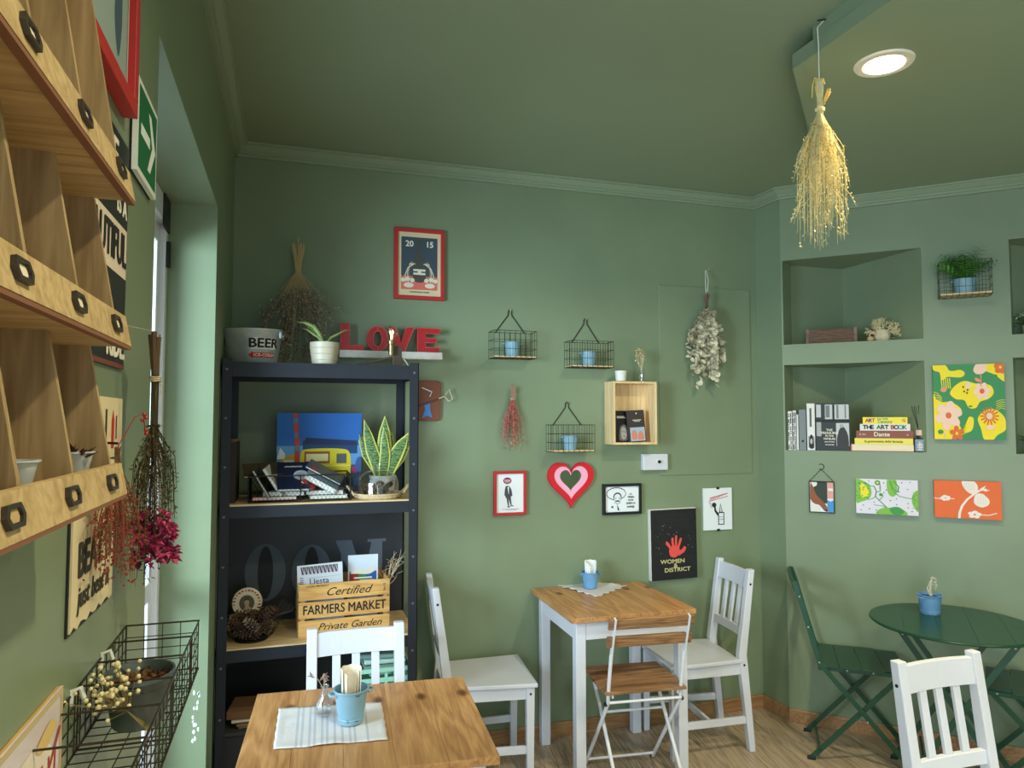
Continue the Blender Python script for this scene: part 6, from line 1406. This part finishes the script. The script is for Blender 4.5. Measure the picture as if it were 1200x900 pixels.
# cream posters
t = thing('poster', 'cream torn-edged poster reading BEAT IT just beat it, lower left wall', 'poster', LT(1.125, 1.335), PI/2)
w_, h_ = .215, .205; MB().box(-w_/2-.004, w_/2-.004, -.003, -.0005, -.004, h_+.002).build('backing', blackp, t)
out = [(-w_/2, 0)]+[(-w_/2+w_*i/14, .004*math.sin(i*2.3)+.002) for i in range(1, 14)]+[(w_/2, 0), (w_/2, h_)]+[(w_/2-w_*i/10, h_+.002*math.sin(i*1.9)) for i in range(1, 10)]+[(-w_/2, h_)]
MB().prism(out, -.0055, -.003).build('sheet', cream, t)
inkd = mat('ink_dark_olive', (58, 54, 46), .8); text(t, 'BEAT IT', .062, (.008, -.0066, .083), inkd, wide=.86, bold=.0016); text(t, 'just beat it', .040, (.0, -.0066, .036), inkd, wide=.95, shear=.2, bold=.0004)
t = thing('poster', 'narrow cream poster with a red pencil, just behind the lower rack corner', 'poster', LT(1.20, 1.545), PI/2)
w_, h_ = .155, .09; MB().box(-w_/2, w_/2, -.004, -.0005, 0, h_).build('sheet', cream, t)
art(t, [((196, 40, 40), [rc(.55, .15, .66, .62), [(.55, .62), (.66, .62), (.605, .80)]]), ((60, 50, 44), [rc(.30, .2, .36, .8), rc(.72, .3, .76, .7)])], w_, h_, -.0042)
# little framed print at the bottom left
t = thing('glazed_print', 'glazed pastel print with red stripes leaning out behind the wire basket', 'picture', LT(.865, 1.10), PI/2)
w_, h_ = .255, .182; MB().box(-w_/2, w_/2, -.004, -.0005, 0, h_).build('backing', crated, t); MB().box(-w_/2, w_/2, -.0065, -.004, 0, h_).build('sheet', mat('print_blush', (222, 206, 206), .25), t)
art(t, [((196, 174, 132), [rc(0, .96, 1, 1), rc(.965, 0, 1, 1)]), ((230, 216, 200), blob([(.2, .4), (.4, .8), (.8, .75), (.9, .4), (.6, .2)])), ((196, 180, 206), blob([(.4, .2), (.5, .5), (.75, .45), (.8, .1)])), ((176, 66, 66), stroke([(.35, .05), (.55, .30), (.72, .48), (.95, .76)], .035)), ((176, 66, 66), [q for k in range(4) for q in stroke([(.60+.08*k, .12), (.64+.08*k, .40), (.62+.09*k, .66)], .022)]), ((216, 186, 120), blob([(.62, .80), (.8, .88), (.90, .80), (.74, .74)]))], w_, h_, -.0066)
# big wire basket on the left wall
BY_0, BY_1, bz0, bz1, bdp = .60, 1.372, 1.168, 1.250, .114
t = thing('wire_basket', 'long bronze wire basket fixed to the left wall, holding a zinc planter', 'basket', LT((BY_0+BY_1)/2, bz0), PI/2)
bl = BY_1-BY_0; m = MB(); bh2 = bz1-bz0
def LL(a, b, r=.0009): m.tube([a, b], r, 4)
for y in (0, -bdp):
    for z in (0, bh2): LL((-bl/2, y-.001, z), (bl/2, y-.001, z), .0016)
n_ = 8
for i in range(n_+1):
    x = bl/2-i*bl/n_
    m.tube([(x, -.001, 0), (x, -.001, bh2), (x, -bdp, bh2), (x, -bdp, 0)], .0017, 4, closed=True)
m.build('frame', rustw, t); m = MB()
for k in range(1, 4):
    z = bh2*k/4
    for y in (-.001, -bdp): LL((-bl/2, y, z), (bl/2, y, z))
    LL((bl/2, 0, z), (bl/2, -bdp, z))
for i in range(1, 28):
    x = -bl/2+bl*i/28
    for y in (-.001, -bdp): LL((x, y, 0), (x, y, bh2))
    LL((x, 0, 0), (x, -bdp, 0))
for k in range(1, 4): y = -bdp*k/4; LL((-bl/2, y, 0), (bl/2, y, 0)); LL((bl/2, y, 0), (bl/2, y, bh2))
m.tube([(-bl/2+bl*i/150, -bdp+.003*math.cos(i*2.1), .003*math.sin(i*2.1)) for i in range(151)], .0007, 3)
m.build('wire_mesh', rustw, t)
for y_ in (1.202, 1.048):
    h = thing('wall_hook', 'white plastic hook clipping the wire basket rim to the wall, ' + ('the farther one' if y_ > 1.1 else 'the nearer one'), 'hook', LT(y_, bz1-.006), PI/2)
    m = MB(); m.tube([(0, 0, -.006), (0, -.002, .012), (0, -.012, .015), (0, -.016, .002)], .0034, 6); m.build('hook_body', mat('hook_white', (230, 228, 220), .4), h, smooth=True)
t = thing('zinc_planter', 'grey zinc bucket planter with dry brown moss in the long wire basket', 'planter', (XL+.061, 1.15, bz0+.0025), PI/2); t.scale = (1.04, 1.04, 1.18)
m = MB(); m.lathe([(.031, 0), (.032, .002), (.044, .055), (.0455, .056), (.0455, .060), (.043, .060), (.041, .054), (.030, .003), (.0001, .003)], 28, sx=1.15); m.build('bucket', mat('dull_zinc', (112, 124, 126), .45, metal=.7, var=.3, scale=30), t, smooth=True)
m = MB(); m.lathe([(.0425, .046), (.0001, .050)], 20, sx=1.15); m.build('soil', mat('rust_soil', (112, 62, 40), .9, var=.5, scale=70, bump=.6, bscale=90), t)
m = MB(); rr_ = random.Random(17)
for i in range(60): m.leaf((rr_.uniform(-.036, .036), rr_.uniform(-.03, .03), .048), (rr_.gauss(0, .7), rr_.gauss(0, .7), .7), rr_.uniform(.006, .014), .006)
m.build('dry_moss', mat('moss_brown', (104, 74, 46), .9), t)
for s in (-1, 1): MB().box(min(s*.050, s*.060), max(s*.050, s*.060), -.012, .012, .050, .054).build('handle', mat('dull_zinc', (112, 124, 126), .45), t)
t = thing('dried_flowers', 'cream ball-headed dried flowers lying in the long wire basket before the planter', 'dried flowers', (XL+.040, 1.06, bz0+.004), PI/2)
m = MB(); m2 = MB(); rr_ = random.Random(18)
for i in range(70):
    tip = Vector((rr_.gauss(-.0, .026), -.0+rr_.gauss(-.003, .016), .076+rr_.gauss(0, .014))); m.tube([(.045+rr_.uniform(-.01, .01), -.045, .002), (.02, -.02, .04), tip], [.0007, .0005, .0004], 3); m2.ball(tip, rr_.uniform(.0024, .0040), 6)
m.build('stem', mat('olive_stem', (128, 112, 70), .9), t, kind='stuff'); m2.build('flower_balls', mat('cream_bud', (228, 212, 164), .8), t, kind='stuff', smooth=True)
# purple bunch before the door reveal
pb = onX(172, 384, XL+.05)
t = thing('dried_bunch', 'dark dried bunch with magenta flower heads hung at the door reveal', 'dried flowers', (XL+.052, 1.27, onX(172, 384, XL+.05).z), PI/2)
m = MB()
for k, (x, y) in enumerate(((-.020, 0), (-.012, .006), (-.016, -.006), (.018, 0), (.010, .004))): m.tube([(x, y, .0-.004*k), (x*.6, y*.5, -.045), (0, 0, -.085), (-x*.4+.004, 0, -.15), (-x*.6+.006, -y, -.19)], [.0042, .004, .0038, .0035, .002], 6)
m.build('thick_stem', stemb, t, smooth=True); tie_ring(t, -.078, .012, twine); MB().tube([(0, .05, .012), (0, .0, .002), (0, .0, -.07)], .0008, 4).build('string', twine, t)
tp = bunch(t, .40, .085, 60, .15, mat('dark_green_stem', (74, 68, 44), .9), 95, dep=.9, top=.010, stem_r=.0010, curve=.9, uneven=.42)
m = MB(); m2 = MB(); rr_ = random.Random(96)
for p in tp:
    for k in range(14): f = k/13; q = p[1].lerp(p[2], f/.5) if f < .5 else p[2].lerp(p[3], (f-.5)/.5); m.leaf(q, (rr_.gauss(0, 1), rr_.gauss(0, 1), rr_.gauss(-.6, .7)), rr_.uniform(.006, .013), .004)
for i in range(34):
    c = Vector((rr_.uniform(-.036, .036), rr_.uniform(-.030, .030), -rr_.uniform(.285, .365)))
    for k in range(16): d = Vector((rr_.gauss(0, 1), rr_.gauss(0, 1), rr_.gauss(-.3, .8))).normalized(); m2.leaf(c+d*.004, d, rr_.uniform(.008, .016), .010, mi=rr_.choice((0, 0, 1, 2)), cup=.5)
m.build('dry_leaves', mat('dark_dry_leaf', (88, 74, 50), .9), t, kind='stuff'); m2.build('flower_heads', [mat('magenta_petal', (158, 30, 84), .7), mat('plum_petal', (110, 24, 60), .7), mat('pink_petal', (206, 84, 128), .7)], t, kind='stuff')
# red berry bunch
t = thing('dried_bunch', 'bunch of small red dried berries hung below the rack over the cream poster', 'dried flowers', (XL+.038, 1.09, 1.565), PI/2)
MB().tube([(0, .038, .006), (0, 0, .004)], .0018, 6).build('nail', wire, t)
tp = bunch(t, .195, .13, 60, .03, mat('rust_stem', (138, 100, 70), .9), 97, dep=.5, top=.006, stem_r=.0007, curve=.7, uneven=.5)
m = MB(); rr_ = random.Random(98)
for p in tp:
    for k in range(11): f = .25+.75*rr_.random(); q = (p[1].lerp(p[2], f/.5) if f < .5 else p[2].lerp(p[3], (f-.5)/.5))+Vector((rr_.gauss(0, .004), rr_.gauss(0, .004), rr_.gauss(0, .004))); m.ball(q, rr_.uniform(.0013, .0021), 5, mi=rr_.choice((0, 0, 1)))
m.build('berries', [mat('berry_red', (150, 46, 34), .5), mat('berry_rust', (128, 70, 44), .6)], t, kind='stuff')
m = MB(); m.tube([(0, 0, 0), (.05, -.01, .04), (.10, -.012, .045), (.13, -.01, .02)], .0008, 4)
for q in ((.12, -.01, .045), (.124, -.012, .040), (.118, -.008, .036), (.14, -.01, .015), (.135, -.01, .021)): m.ball(q, .0035, 6)
m.build('loose_sprig', mat('berry_red', (176, 50, 34), .5), t)
# peeling paint on the door jamb
m = MB(); rr_ = random.Random(19)
for i in range(14):
    c = Vector((-.30+rr_.uniform(-.012, .016), DY1-.0006, .50+rr_.uniform(-.02, .16))); n_ = 7; vs = [c+Vector((rr_.uniform(.4, 1)*.006*math.cos(a*2*PI/n_), 0, rr_.uniform(.4, 1)*.012*math.sin(a*2*PI/n_))) for a in range(n_)]; m.add(vs, [tuple(range(n_))])
m.build('paint_chips', mat('bare_plaster', (226, 232, 230), .9), bpy.data.objects['wall_left'])
